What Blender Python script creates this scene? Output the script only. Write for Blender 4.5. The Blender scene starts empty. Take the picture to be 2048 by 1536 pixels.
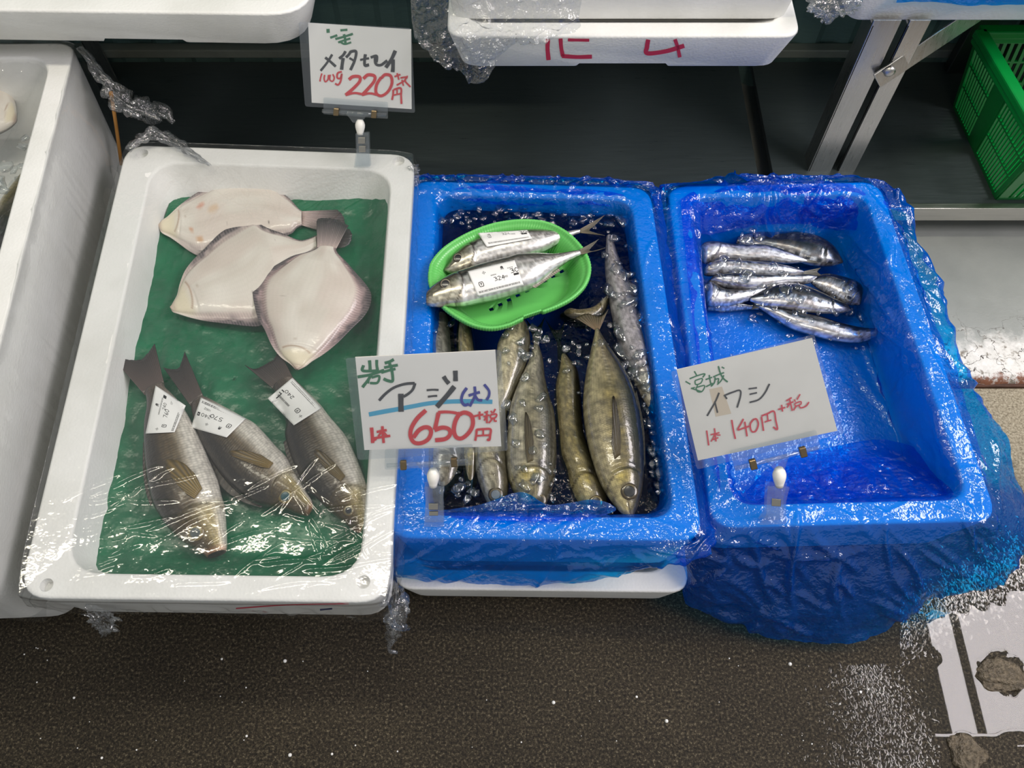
import bpy, bmesh, math, random
import numpy as np
from mathutils import Vector
from mathutils.bvhtree import BVHTree

# ---------------------------------------------------------------- camera
F = 1700.0
TH = math.radians(61.5)
H = 1.22
S = bpy.context.scene
COL = S.collection
cd = bpy.data.cameras.new('camera')
cam = bpy.data.objects.new('camera', cd)
COL.objects.link(cam)
cam.location = (0, 0, H)
cam.rotation_euler = (math.radians(90) - TH, 0, 0)
cd.sensor_fit = 'HORIZONTAL'
cd.sensor_width = 36
cd.lens = 36 * F / 2048
cd.clip_start = .02
S.camera = cam

# ---------------------------------------------------------------- light
S.view_settings.view_transform = 'Standard'
S.view_settings.look = 'None'
S.view_settings.gamma = 1
S.view_settings.use_curve_mapping = False
S.view_settings.exposure = 0.0
w = bpy.data.worlds.new('world')
S.world = w
w.use_nodes = True
w.node_tree.nodes['Background'].inputs[0].default_value = (.93, .97, 1.0, 1)
w.node_tree.nodes['Background'].inputs[1].default_value = .36


def area(name, loc, sx, sy, power, color, rot=(0, 0, 0)):
    l = bpy.data.lights.new(name, 'AREA')
    l.shape = 'RECTANGLE'
    l.size = sx
    l.size_y = sy
    l.energy = power
    l.color = color
    o = bpy.data.objects.new(name, l)
    o.location = loc
    o.rotation_euler = rot
    COL.objects.link(o)
    return o


SKYL = 46.0   # watts per square metre of open sky seen past the awning edge
SKYC = (1.0, .93, .94)


def sky(name, x0, x1, y0, y1):
    area(name, ((x0 + x1) / 2, (y0 + y1) / 2, 2.6), x1 - x0, y1 - y0, SKYL * (x1 - x0) * (y1 - y0), SKYC)


sky('sky_gap', 1.84, 1.945, .36, 1.9)
sky('sky_opening', 1.985, 2.9, .36, 1.9)
sky('sky_opening_front', 1.60, 2.9, -.7, .315)
area('shop_lamp_strip', (-.50, .70, 2.0), 1.6, .08, 12.5, (1, .93, .76))
area('shop_lamp_strip_back', (.0, 2.45, 2.3), 1.8, .08, 9, (1, .97, .93))
area('shop_lamp_bulb', (.20, -.75, 1.9), .30, .10, 4.0, (1, .86, .66), (math.radians(25), 0, 0))

S.cycles.max_bounces = 8
S.cycles.diffuse_bounces = 3
S.cycles.glossy_bounces = 3
S.cycles.transmission_bounces = 5
S.cycles.transparent_max_bounces = 14
S.cycles.caustics_refractive = False
S.cycles.caustics_reflective = False
S.cycles.sample_clamp_indirect = 4
S.cycles.use_denoising = True


# ---------------------------------------------------------------- helpers
def ray(px, py):
    u = (px - 1024) / F
    v = (py - 768) / F
    return Vector((u, math.cos(TH) - v * math.sin(TH), -(math.sin(TH) + v * math.cos(TH))))


def up(px, py, z):
    d = ray(px, py)
    t = (z - H) / d.z
    return Vector((d.x * t, d.y * t, z))


def upn(px, py, P, n):
    d = ray(px, py)
    O = Vector((0, 0, H))
    t = (P - O).dot(n) / d.dot(n)
    return O + d * t


def lin(c):
    c = np.asarray(c, float) / 255.0
    return np.where(c <= .04045, c / 12.92, ((c + .055) / 1.055) ** 2.4)


def lc(r, g, b):
    return tuple(lin((r, g, b))) + (1,)


def zt(T, x, y):
    return (T[0] + x / T[2], T[1] + y / T[2])


def _h(ix, iy, iz, s):
    n = (ix * 374761393 + iy * 668265263 + iz * 2147483647 + s * 974634777) & 0xffffffff
    n = ((n ^ (n >> 13)) * 1274126177) & 0xffffffff
    n = ((n ^ (n >> 16)) * 2246822519) & 0xffffffff
    return ((n ^ (n >> 15)) & 0xffff) / 65535.0


def noise(x, y, z=0.0, s=0):
    x, y, z = np.broadcast_arrays(np.asarray(x, float), np.asarray(y, float), np.asarray(z, float))
    ix, iy, iz = [np.floor(a).astype(np.int64) for a in (x, y, z)]
    fx, fy, fz = x - ix, y - iy, z - iz
    fx, fy, fz = [a * a * (3 - 2 * a) for a in (fx, fy, fz)]
    r = 0
    for dx in (0, 1):
        for dy in (0, 1):
            for dz in (0, 1):
                wt = (fx if dx else 1 - fx) * (fy if dy else 1 - fy) * (fz if dz else 1 - fz)
                r = r + wt * _h(ix + dx, iy + dy, iz + dz, s)
    return r


def crease(x, y, s=0, oct=4):
    """sharp valley folds, like crumpled film: sum of |noise| octaves, about 0..1"""
    r = 0
    a = 1.0
    tot = 0
    for k in range(oct):
        r = r + a * np.abs(2 * noise(x * 2 ** k + 7.3 * k, y * 2 ** k + 3.1 * k, .5 * k, s + k) - 1)
        tot += a
        a *= .55
    return r / tot * 1.6


def link(o, parent=None):
    COL.objects.link(o)
    if parent:
        o.parent = parent
    return o


def mesh(name, V, Fc, mat=None, parent=None, smooth=True, col=None, uv=None, mats=None, fm=None):
    me = bpy.data.meshes.new(name)
    me.from_pydata([tuple(map(float, v)) for v in V], [], [tuple(map(int, f)) for f in Fc])
    if mat:
        me.materials.append(mat)
    if mats:
        for m in mats:
            me.materials.append(m)
    if fm is not None:
        me.polygons.foreach_set('material_index', list(fm))
    if smooth:
        me.polygons.foreach_set('use_smooth', [True] * len(me.polygons))
    if col is not None:
        a = me.color_attributes.new('Col', 'FLOAT_COLOR', 'POINT')
        c = np.ones((len(V), 4))
        c[:, :3] = col
        a.data.foreach_set('color', c.ravel())
    if uv is not None:
        l = me.uv_layers.new(name='UVMap')
        vi = np.zeros(len(me.loops), int)
        me.loops.foreach_get('vertex_index', vi)
        l.data.foreach_set('uv', np.asarray(uv, float)[vi].ravel())
    me.update()
    return link(bpy.data.objects.new(name, me), parent)


def empty(name, loc, label=None, cat=None, group=None):
    o = bpy.data.objects.new(name, None)
    o.location = loc
    o.empty_display_size = .02
    link(o)
    return tag(o, label, cat, group)


def tag(o, label=None, cat=None, group=None, kind=None):
    if label:
        o['label'] = label
    if cat:
        o['category'] = cat
    if group:
        o['group'] = group
    if kind:
        o['kind'] = kind
    return o


def adopt(root, o):
    """parent a mesh built in world coordinates under an Empty that stands elsewhere"""
    o.parent = root
    o.location = -Vector(root.location)
    return o


def grid_faces(n, m, close_n=False, close_m=False, off=0):
    f = []
    for i in range(n if close_n else n - 1):
        for j in range(m if close_m else m - 1):
            a = i * m + j
            b = ((i + 1) % n) * m + j
            c = ((i + 1) % n) * m + (j + 1) % m
            d = i * m + (j + 1) % m
            f.append((a + off, b + off, c + off, d + off))
    return f


class MB:
    def __init__(s):
        s.V = []
        s.F = []
        s.M = []

    def add(s, V, Fc, m=0):
        o = len(s.V)
        s.V += [tuple(v) for v in V]
        s.F += [tuple(i + o for i in f) for f in Fc]
        s.M += [m] * len(Fc)

    def hexa(s, p, m=0):
        """eight corners: bottom four, then top four, same order"""
        s.add(p, [(3, 2, 1, 0), (4, 5, 6, 7), (0, 1, 5, 4), (1, 2, 6, 5), (2, 3, 7, 6), (3, 0, 4, 7)], m)

    def box(s, x0, x1, y0, y1, z0, z1, m=0):
        s.hexa([(x0, y0, z0), (x1, y0, z0), (x1, y1, z0), (x0, y1, z0), (x0, y0, z1), (x1, y0, z1), (x1, y1, z1), (x0, y1, z1)], m)

    def bar(s, a, b, n, wd, th, m=0):
        """bar from a to b; wd across (in the plane normal to n), th along n"""
        a, b, n = Vector(a), Vector(b), Vector(n).normalized()
        d = (b - a).normalized()
        n = (n - d * n.dot(d)).normalized()
        x = d.cross(n) * wd / 2
        t = n * th / 2
        s.hexa([a - x - t, a + x - t, a + x + t, a - x + t, b - x - t, b + x - t, b + x + t, b - x + t], m)

    def tube(s, pts, r, k=10, m=0, cap=True):
        pts = [Vector(p) for p in pts]
        R = r if hasattr(r, '__len__') else [r] * len(pts)
        V = []
        for i, p in enumerate(pts):
            d = (pts[min(i + 1, len(pts) - 1)] - pts[max(i - 1, 0)]).normalized()
            a = d.orthogonal().normalized() if i == 0 else (a - d * a.dot(d)).normalized()
            b = d.cross(a)
            for j in range(k):
                t = 2 * math.pi * j / k
                V.append(p + (a * math.cos(t) + b * math.sin(t)) * R[i])
        Fc = grid_faces(len(pts), k, close_m=True)
        if cap:
            Fc += [tuple(range(k)), tuple(range(len(V) - k, len(V)))[::-1]]
        s.add(V, Fc, m)

    def build(s, name, mat=None, parent=None, smooth=False, mats=None, bevel=0):
        o = mesh(name, s.V, s.F, mat, parent, smooth, mats=mats, fm=s.M if mats else None)
        bm = bmesh.new()
        bm.from_mesh(o.data)
        bmesh.ops.recalc_face_normals(bm, faces=bm.faces)
        bm.to_mesh(o.data)
        bm.free()
        if bevel:
            md = o.modifiers.new('bevel', 'BEVEL')
            md.width = bevel
            md.segments = 2
            md.limit_method = 'ANGLE'
            md.angle_limit = math.radians(40)
        return o


def fixn(o):
    bm = bmesh.new()
    bm.from_mesh(o.data)
    bmesh.ops.recalc_face_normals(bm, faces=bm.faces)
    bm.to_mesh(o.data)
    bm.free()
    return o


def spline(P, n):
    """Catmull-Rom through P, n points even in arc length"""
    P = np.asarray(P, float)
    if len(P) == 2:
        return P[0] + (P[1] - P[0]) * np.linspace(0, 1, n)[:, None]
    Q = np.vstack([2 * P[0] - P[1], P, 2 * P[-1] - P[-2]])
    out = []
    for i in range(1, len(Q) - 2):
        t = np.linspace(0, 1, 24, endpoint=False)[:, None]
        a, b, c, d = Q[i - 1], Q[i], Q[i + 1], Q[i + 2]
        out.append(.5 * (2 * b + (c - a) * t + (2 * a - 5 * b + 4 * c - d) * t ** 2 + (3 * b - a - 3 * c + d) * t ** 3))
    out = np.vstack(out + [P[-1:]])
    L = np.concatenate([[0], np.cumsum(np.linalg.norm(np.diff(out, axis=0), axis=1))])
    s = np.linspace(0, L[-1], n)
    return np.stack([np.interp(s, L, out[:, k]) for k in range(out.shape[1])], 1)


# ---------------------------------------------------------------- materials
def nodes(name):
    m = bpy.data.materials.new(name)
    m.use_nodes = True
    nt = m.node_tree
    b = nt.nodes['Principled BSDF']
    return m, nt, b, nt.nodes['Material Output']


def N(nt, t, **kw):
    n = nt.nodes.new(t)
    for k, v in kw.items():
        setattr(n, k, v)
    return n


def setin(n, **kw):
    for k, v in kw.items():
        n.inputs[k.replace('_', ' ')].default_value = v
    return n


def tex_noise(nt, scale, detail=3, rough=.55, co='Object', stretch=None):
    tc = N(nt, 'ShaderNodeTexCoord')
    n = N(nt, 'ShaderNodeTexNoise')
    setin(n, Scale=scale, Detail=detail, Roughness=rough)
    src = tc.outputs[co]
    if stretch:
        mp = N(nt, 'ShaderNodeMapping')
        mp.inputs['Scale'].default_value = stretch
        nt.links.new(src, mp.inputs[0])
        src = mp.outputs[0]
    nt.links.new(src, n.inputs['Vector'])
    return n


def ramp(nt, src, stops):
    r = N(nt, 'ShaderNodeValToRGB')
    e = r.color_ramp.elements
    while len(e) < len(stops):
        e.new(.5)
    for i, (p, c) in enumerate(stops):
        e[i].position = p
        e[i].color = c if hasattr(c, '__len__') else (c, c, c, 1)
    nt.links.new(src, r.inputs[0])
    return r


def bump(nt, height, strength, dist, to):
    b = N(nt, 'ShaderNodeBump')
    setin(b, Strength=strength, Distance=dist)
    nt.links.new(height, b.inputs['Height'])
    for t in to:
        nt.links.new(b.outputs[0], t)
    return b


def schlick(nt, f0, gain=1.0, nrm=None):
    """mirror share of a thin skin, the same from either side"""
    lw = N(nt, 'ShaderNodeLayerWeight')
    lw.inputs['Blend'].default_value = .5
    p = N(nt, 'ShaderNodeMath', operation='POWER')
    p.inputs[1].default_value = 5.0
    nt.links.new(lw.outputs['Facing'], p.inputs[0])
    a = N(nt, 'ShaderNodeMath', operation='MULTIPLY_ADD')
    a.inputs[1].default_value = (1 - f0) * min(gain, .55)
    a.inputs[2].default_value = f0 * gain
    a.use_clamp = True
    nt.links.new(p.outputs[0], a.inputs[0])
    return a, lw


def plain(name, c, rough=.5, metal=0, spec=.5, var=0, scale=30, bumpd=0, stretch=None):
    m, nt, b, out = nodes(name)
    setin(b, Base_Color=c, Roughness=rough, Metallic=metal)
    b.inputs['Specular IOR Level'].default_value = spec
    if var or bumpd:
        n = tex_noise(nt, scale, 4, .6, stretch=stretch)
        if var:
            r = ramp(nt, n.outputs[0], [(.3, tuple(x * (1 - var) for x in c[:3]) + (1,)), (.7, tuple(min(1, x * (1 + var)) for x in c[:3]) + (1,))])
            nt.links.new(r.outputs[0], b.inputs['Base Color'])
        if bumpd:
            bump(nt, n.outputs[0], 1, bumpd, [b.inputs['Normal']])
    return m


def foam_mat():
    m, nt, b, out = nodes('polystyrene foam')
    setin(b, Roughness=.55)
    tc = N(nt, 'ShaderNodeTexCoord')
    v = N(nt, 'ShaderNodeTexVoronoi', feature='F1')
    setin(v, Scale=260)
    nt.links.new(tc.outputs['Object'], v.inputs['Vector'])
    n = tex_noise(nt, 9, 4)
    r = ramp(nt, n.outputs[0], [(.25, lc(222, 222, 218)), (.6, lc(238, 238, 236))])
    nt.links.new(r.outputs[0], b.inputs['Base Color'])
    bump(nt, v.outputs['Distance'], .25, .0010, [b.inputs['Normal']])
    return m


def film_mat(name, tint, diffuse, dfac, gloss_rough=.08, bscale=60, bdist=.002, gl=1.0, trans=.5, stretch=None, ior=1.5):
    """thin plastic film: tinted see-through + a little body colour + a shiny skin"""
    m, nt, b, out = nodes(name)
    nt.nodes.remove(b)
    tr = N(nt, 'ShaderNodeBsdfTransparent')
    tr.inputs[0].default_value = tint
    df = N(nt, 'ShaderNodeBsdfDiffuse')
    df.inputs[0].default_value = diffuse
    tl = N(nt, 'ShaderNodeBsdfTranslucent')
    tl.inputs[0].default_value = diffuse
    dm = N(nt, 'ShaderNodeMixShader')
    dm.inputs[0].default_value = trans
    nt.links.new(df.outputs[0], dm.inputs[1])
    nt.links.new(tl.outputs[0], dm.inputs[2])
    mx = N(nt, 'ShaderNodeMixShader')
    mx.inputs[0].default_value = dfac
    nt.links.new(tr.outputs[0], mx.inputs[1])
    nt.links.new(dm.outputs[0], mx.inputs[2])
    gs = N(nt, 'ShaderNodeBsdfGlossy')
    gs.inputs['Roughness'].default_value = gloss_rough
    mul, lw = schlick(nt, ((ior - 1) / (ior + 1)) ** 2, gl)
    fin = N(nt, 'ShaderNodeMixShader')
    nt.links.new(mul.outputs[0], fin.inputs[0])
    nt.links.new(mx.outputs[0], fin.inputs[1])
    nt.links.new(gs.outputs[0], fin.inputs[2])
    nt.links.new(fin.outputs[0], out.inputs[0])
    n = tex_noise(nt, bscale, 3, .6, stretch=stretch)
    sub = N(nt, 'ShaderNodeMath', operation='SUBTRACT')
    sub.inputs[1].default_value = .5
    ab = N(nt, 'ShaderNodeMath', operation='ABSOLUTE')
    nt.links.new(n.outputs[0], sub.inputs[0])
    nt.links.new(sub.outputs[0], ab.inputs[0])
    bump(nt, ab.outputs[0], 1, bdist, [gs.inputs['Normal'], df.inputs['Normal']])
    return m


def fish_mat(name, metal, rough, sx, sy, scale_str=.5, dark=.25, coat=.6):
    """skin: colour from the fish's own pigment, scale rows in UV"""
    m, nt, b, out = nodes(name)
    at = N(nt, 'ShaderNodeVertexColor', layer_name='Col')
    tc = N(nt, 'ShaderNodeTexCoord')
    mp = N(nt, 'ShaderNodeMapping')
    mp.inputs['Scale'].default_value = (sx, sy, 1)
    mp.inputs['Rotation'].default_value = (0, 0, 0)
    nt.links.new(tc.outputs['UV'], mp.inputs[0])
    v = N(nt, 'ShaderNodeTexVoronoi', voronoi_dimensions='2D', feature='F1')
    setin(v, Scale=1.0, Randomness=.35)
    nt.links.new(mp.outputs[0], v.inputs['Vector'])
    r = ramp(nt, v.outputs['Distance'], [(.15, 1.0), (.75, 1 - dark)])
    mx = N(nt, 'ShaderNodeMix', data_type='RGBA', blend_type='MULTIPLY')
    mx.inputs['Factor'].default_value = 1
    nt.links.new(at.outputs[0], mx.inputs['A'])
    nt.links.new(r.outputs[0], mx.inputs['B'])
    nt.links.new(mx.outputs['Result'], b.inputs['Base Color'])
    setin(b, Metallic=metal, Roughness=rough)
    b.inputs['Coat Weight'].default_value = coat
    b.inputs['Coat Roughness'].default_value = .12
    n = tex_noise(nt, 130, 3)
    ad = N(nt, 'ShaderNodeMath', operation='ADD')
    nt.links.new(r.outputs[0], ad.inputs[0])
    nt.links.new(n.outputs[0], ad.inputs[1])
    bump(nt, ad.outputs[0], scale_str, .0006, [b.inputs['Normal']])
    n2 = tex_noise(nt, 60, 3)
    bump(nt, n2.outputs[0], .5, .0015, [b.inputs['Coat Normal']])
    return m


def floor_mat():
    m, nt, b, out = nodes('wet concrete')
    tc = N(nt, 'ShaderNodeTexCoord')
    n1 = tex_noise(nt, 270, 5, .8)
    c1 = ramp(nt, n1.outputs[0], [(.36, lc(10, 8, 6)), (.46, lc(38, 33, 25)), (.56, lc(62, 55, 42)), (.70, lc(140, 130, 108))])
    n2 = tex_noise(nt, 5, 4, .6)
    c2 = ramp(nt, n2.outputs[0], [(.3, .72), (.7, 1.15)])
    mx = N(nt, 'ShaderNodeMix', data_type='RGBA', blend_type='MULTIPLY')
    mx.inputs['Factor'].default_value = 1
    nt.links.new(c1.outputs[0], mx.inputs['A'])
    nt.links.new(c2.outputs[0], mx.inputs['B'])
    sp = N(nt, 'ShaderNodeTexVoronoi')
    setin(sp, Scale=150)
    nt.links.new(tc.outputs['Object'], sp.inputs['Vector'])
    spr = ramp(nt, sp.outputs['Distance'], [(.10, 1), (.16, 0)])
    nm = tex_noise(nt, 60, 1)
    nmr = ramp(nt, nm.outputs[0], [(.60, 0), (.62, 1)])
    mm = N(nt, 'ShaderNodeMath', operation='MULTIPLY')
    nt.links.new(spr.outputs[0], mm.inputs[0])
    nt.links.new(nmr.outputs[0], mm.inputs[1])
    mx2 = N(nt, 'ShaderNodeMix', data_type='RGBA')
    mx2.inputs['B'].default_value = lc(28, 25, 20)
    nt.links.new(mm.outputs[0], mx2.inputs['Factor'])
    nt.links.new(mx.outputs['Result'], mx2.inputs['A'])
    # dry pale zone along the slab edge on the right, by place
    sep = N(nt, 'ShaderNodeSeparateXYZ')
    nt.links.new(tc.outputs['Object'], sep.inputs[0])
    n3 = tex_noise(nt, 9, 4, .65)
    ady = N(nt, 'ShaderNodeMath', operation='MULTIPLY_ADD')
    ady.inputs[1].default_value = .26
    nt.links.new(n3.outputs[0], ady.inputs[0])
    nt.links.new(sep.outputs['Y'], ady.inputs[2])
    dry = ramp(nt, ady.outputs[0], [(.60, 0), (.66, 1)])
    mx3 = N(nt, 'ShaderNodeMix', data_type='RGBA')
    pale = ramp(nt, n1.outputs[0], [(.34, lc(92, 84, 68)), (.48, lc(158, 148, 126)), (.64, lc(196, 188, 166))])
    nt.links.new(pale.outputs[0], mx3.inputs['B'])
    dm = N(nt, 'ShaderNodeMath', operation='MULTIPLY')
    dm.inputs[1].default_value = .8
    nt.links.new(dry.outputs[0], dm.inputs[0])
    nt.links.new(dm.outputs[0], mx3.inputs['Factor'])
    nt.links.new(mx2.outputs['Result'], mx3.inputs['A'])
    nt.links.new(mx3.outputs['Result'], b.inputs['Base Color'])
    setin(b, Roughness=.62)
    b.inputs['Specular IOR Level'].default_value = .22
    bump(nt, n1.outputs[0], .8, .0012, [b.inputs['Normal']])
    return m


def water_film_mat():
    """still water on the floor: clear, with a mirror skin"""
    m, nt, b, out = nodes('shallow water')
    nt.nodes.remove(b)
    tr = N(nt, 'ShaderNodeBsdfTransparent')
    tr.inputs[0].default_value = (.86, .85, .82, 1)
    gs = N(nt, 'ShaderNodeBsdfGlossy')
    gs.inputs['Roughness'].default_value = .015
    fr, lw = schlick(nt, 0.040)
    fin = N(nt, 'ShaderNodeMixShader')
    nt.links.new(fr.outputs[0], fin.inputs[0])
    nt.links.new(tr.outputs[0], fin.inputs[1])
    nt.links.new(gs.outputs[0], fin.inputs[2])
    nt.links.new(fin.outputs[0], out.inputs[0])
    return m


def ice_mat(name='clear ice'):
    m, nt, b, out = nodes(name)
    nt.nodes.remove(b)
    tr = N(nt, 'ShaderNodeBsdfTransparent')
    tr.inputs[0].default_value = (.97, .985, .99, 1)
    rf = N(nt, 'ShaderNodeBsdfRefraction')
    rf.inputs['IOR'].default_value = 1.25
    rf.inputs['Roughness'].default_value = .02
    rf.inputs[0].default_value = (.95, .98, 1, 1)
    m1 = N(nt, 'ShaderNodeMixShader')
    m1.inputs[0].default_value = .18
    nt.links.new(tr.outputs[0], m1.inputs[1])
    nt.links.new(rf.outputs[0], m1.inputs[2])
    gs = N(nt, 'ShaderNodeBsdfGlossy')
    gs.inputs['Roughness'].default_value = .04
    fr, lw = schlick(nt, 0.05, 3.0)
    fin = N(nt, 'ShaderNodeMixShader')
    nt.links.new(fr.outputs[0], fin.inputs[0])
    nt.links.new(m1.outputs[0], fin.inputs[1])
    nt.links.new(gs.outputs[0], fin.inputs[2])
    nt.links.new(fin.outputs[0], out.inputs[0])
    n = tex_noise(nt, 90, 2)
    bump(nt, n.outputs[0], .8, .002, [gs.inputs['Normal'], rf.inputs['Normal']])
    return m


def pool_mat(name, tint, gain=1.0, rough=.03):
    """water surface in a box: tinted by depth, rippled shiny skin"""
    m, nt, b, out = nodes(name)
    nt.nodes.remove(b)
    tr = N(nt, 'ShaderNodeBsdfTransparent')
    tr.inputs[0].default_value = tint
    gs = N(nt, 'ShaderNodeBsdfGlossy')
    gs.inputs['Roughness'].default_value = rough
    fr, lw = schlick(nt, 0.023, gain)
    fin = N(nt, 'ShaderNodeMixShader')
    nt.links.new(fr.outputs[0], fin.inputs[0])
    nt.links.new(tr.outputs[0], fin.inputs[1])
    nt.links.new(gs.outputs[0], fin.inputs[2])
    nt.links.new(fin.outputs[0], out.inputs[0])
    n = tex_noise(nt, 55, 3, .5)
    bump(nt, n.outputs[0], 1, .006, [gs.inputs['Normal'], lw.inputs['Normal']])
    return m


def clear_plastic():
    return film_mat('clear acrylic', (.94, .96, .97, 1), (.8, .85, .9, 1), .04, .06, 20, .0003, 2.2)


def painted_mat():
    m, nt, b, out = nodes('flaking grey paint on concrete')
    n1 = tex_noise(nt, 3, 5, .6)
    c1 = ramp(nt, n1.outputs[0], [(.3, lc(136, 140, 136)), (.7, lc(166, 169, 165))])
    tc = N(nt, 'ShaderNodeTexCoord')
    sep = N(nt, 'ShaderNodeSeparateXYZ')
    nt.links.new(tc.outputs['Object'], sep.inputs[0])
    nz = tex_noise(nt, 26, 6, .7)
    # distance from the chipped front edge, broken up by noise
    edge = N(nt, 'ShaderNodeMath', operation='MULTIPLY_ADD')
    edge.inputs[1].default_value = -.13
    nt.links.new(nz.outputs[0], edge.inputs[0])
    nt.links.new(sep.outputs['Y'], edge.inputs[2])
    e1 = ramp(nt, edge.outputs[0], [(.655, 1), (.69, 0)])
    n4 = tex_noise(nt, 60, 5, .7)
    cw = ramp(nt, n4.outputs[0], [(.36, lc(120, 112, 100)), (.44, lc(205, 204, 198)), (.7, lc(232, 230, 226))])
    mx = N(nt, 'ShaderNodeMix', data_type='RGBA')
    nt.links.new(e1.outputs[0], mx.inputs['Factor'])
    nt.links.new(c1.outputs[0], mx.inputs['A'])
    nt.links.new(cw.outputs[0], mx.inputs['B'])
    edge2 = N(nt, 'ShaderNodeMath', operation='MULTIPLY_ADD')
    edge2.inputs[1].default_value = -.10
    nt.links.new(n4.outputs[0], edge2.inputs[0])
    nt.links.new(sep.outputs['Y'], edge2.inputs[2])
    e2 = ramp(nt, edge2.outputs[0], [(.611, 1), (.622, 0)])
    mx2 = N(nt, 'ShaderNodeMix', data_type='RGBA')
    mx2.inputs['B'].default_value = lc(116, 74, 52)
    nt.links.new(e2.outputs[0], mx2.inputs['Factor'])
    nt.links.new(mx.outputs['Result'], mx2.inputs['A'])
    # hairline cracks
    vo = N(nt, 'ShaderNodeTexVoronoi', feature='DISTANCE_TO_EDGE')
    setin(vo, Scale=14)
    wn = tex_noise(nt, 20, 4)
    va = N(nt, 'ShaderNodeVectorMath', operation='MULTIPLY_ADD')
    va.inputs[1].default_value = (.12, .12, .12)
    nt.links.new(wn.outputs['Color'], va.inputs[0])
    nt.links.new(tc.outputs['Object'], va.inputs[2])
    nt.links.new(va.outputs[0], vo.inputs['Vector'])
    cr = ramp(nt, vo.outputs[0], [(.006, 1), (.012, 0)])
    e3 = ramp(nt, edge.outputs[0], [(.66, 1), (.74, 0)])
    ml = N(nt, 'ShaderNodeMath', operation='MULTIPLY')
    nt.links.new(cr.outputs[0], ml.inputs[0])
    nt.links.new(e3.outputs[0], ml.inputs[1])
    mx3 = N(nt, 'ShaderNodeMix', data_type='RGBA')
    mx3.inputs['B'].default_value = lc(60, 52, 44)
    nt.links.new(ml.outputs[0], mx3.inputs['Factor'])
    nt.links.new(mx2.outputs['Result'], mx3.inputs['A'])
    nt.links.new(mx3.outputs['Result'], b.inputs['Base Color'])
    setin(b, Roughness=.5)
    bump(nt, n4.outputs[0], .35, .002, [b.inputs['Normal']])
    return m


def brushed(name, c, rough=.3, stretch=(4, 200, 4), metal=1.0):
    m, nt, b, out = nodes(name)
    n = tex_noise(nt, 6, 4, .7, stretch=stretch)
    r = ramp(nt, n.outputs[0], [(.3, tuple(x * .82 for x in c[:3]) + (1,)), (.7, c)])
    nt.links.new(r.outputs[0], b.inputs['Base Color'])
    rr = ramp(nt, n.outputs[0], [(.3, rough * .8), (.7, rough * 1.3)])
    nt.links.new(rr.outputs[0], b.inputs['Roughness'])
    setin(b, Metallic=metal)
    n2 = tex_noise(nt, 12, 3)
    bump(nt, n2.outputs[0], .2, .002, [b.inputs['Normal']])
    return m


def fin_mat():
    m, nt, b, out = nodes('fin membrane')
    at = N(nt, 'ShaderNodeVertexColor', layer_name='Col')
    nt.links.new(at.outputs[0], b.inputs['Base Color'])
    setin(b, Roughness=.35)
    b.inputs['Coat Weight'].default_value = .12
    return m


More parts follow.
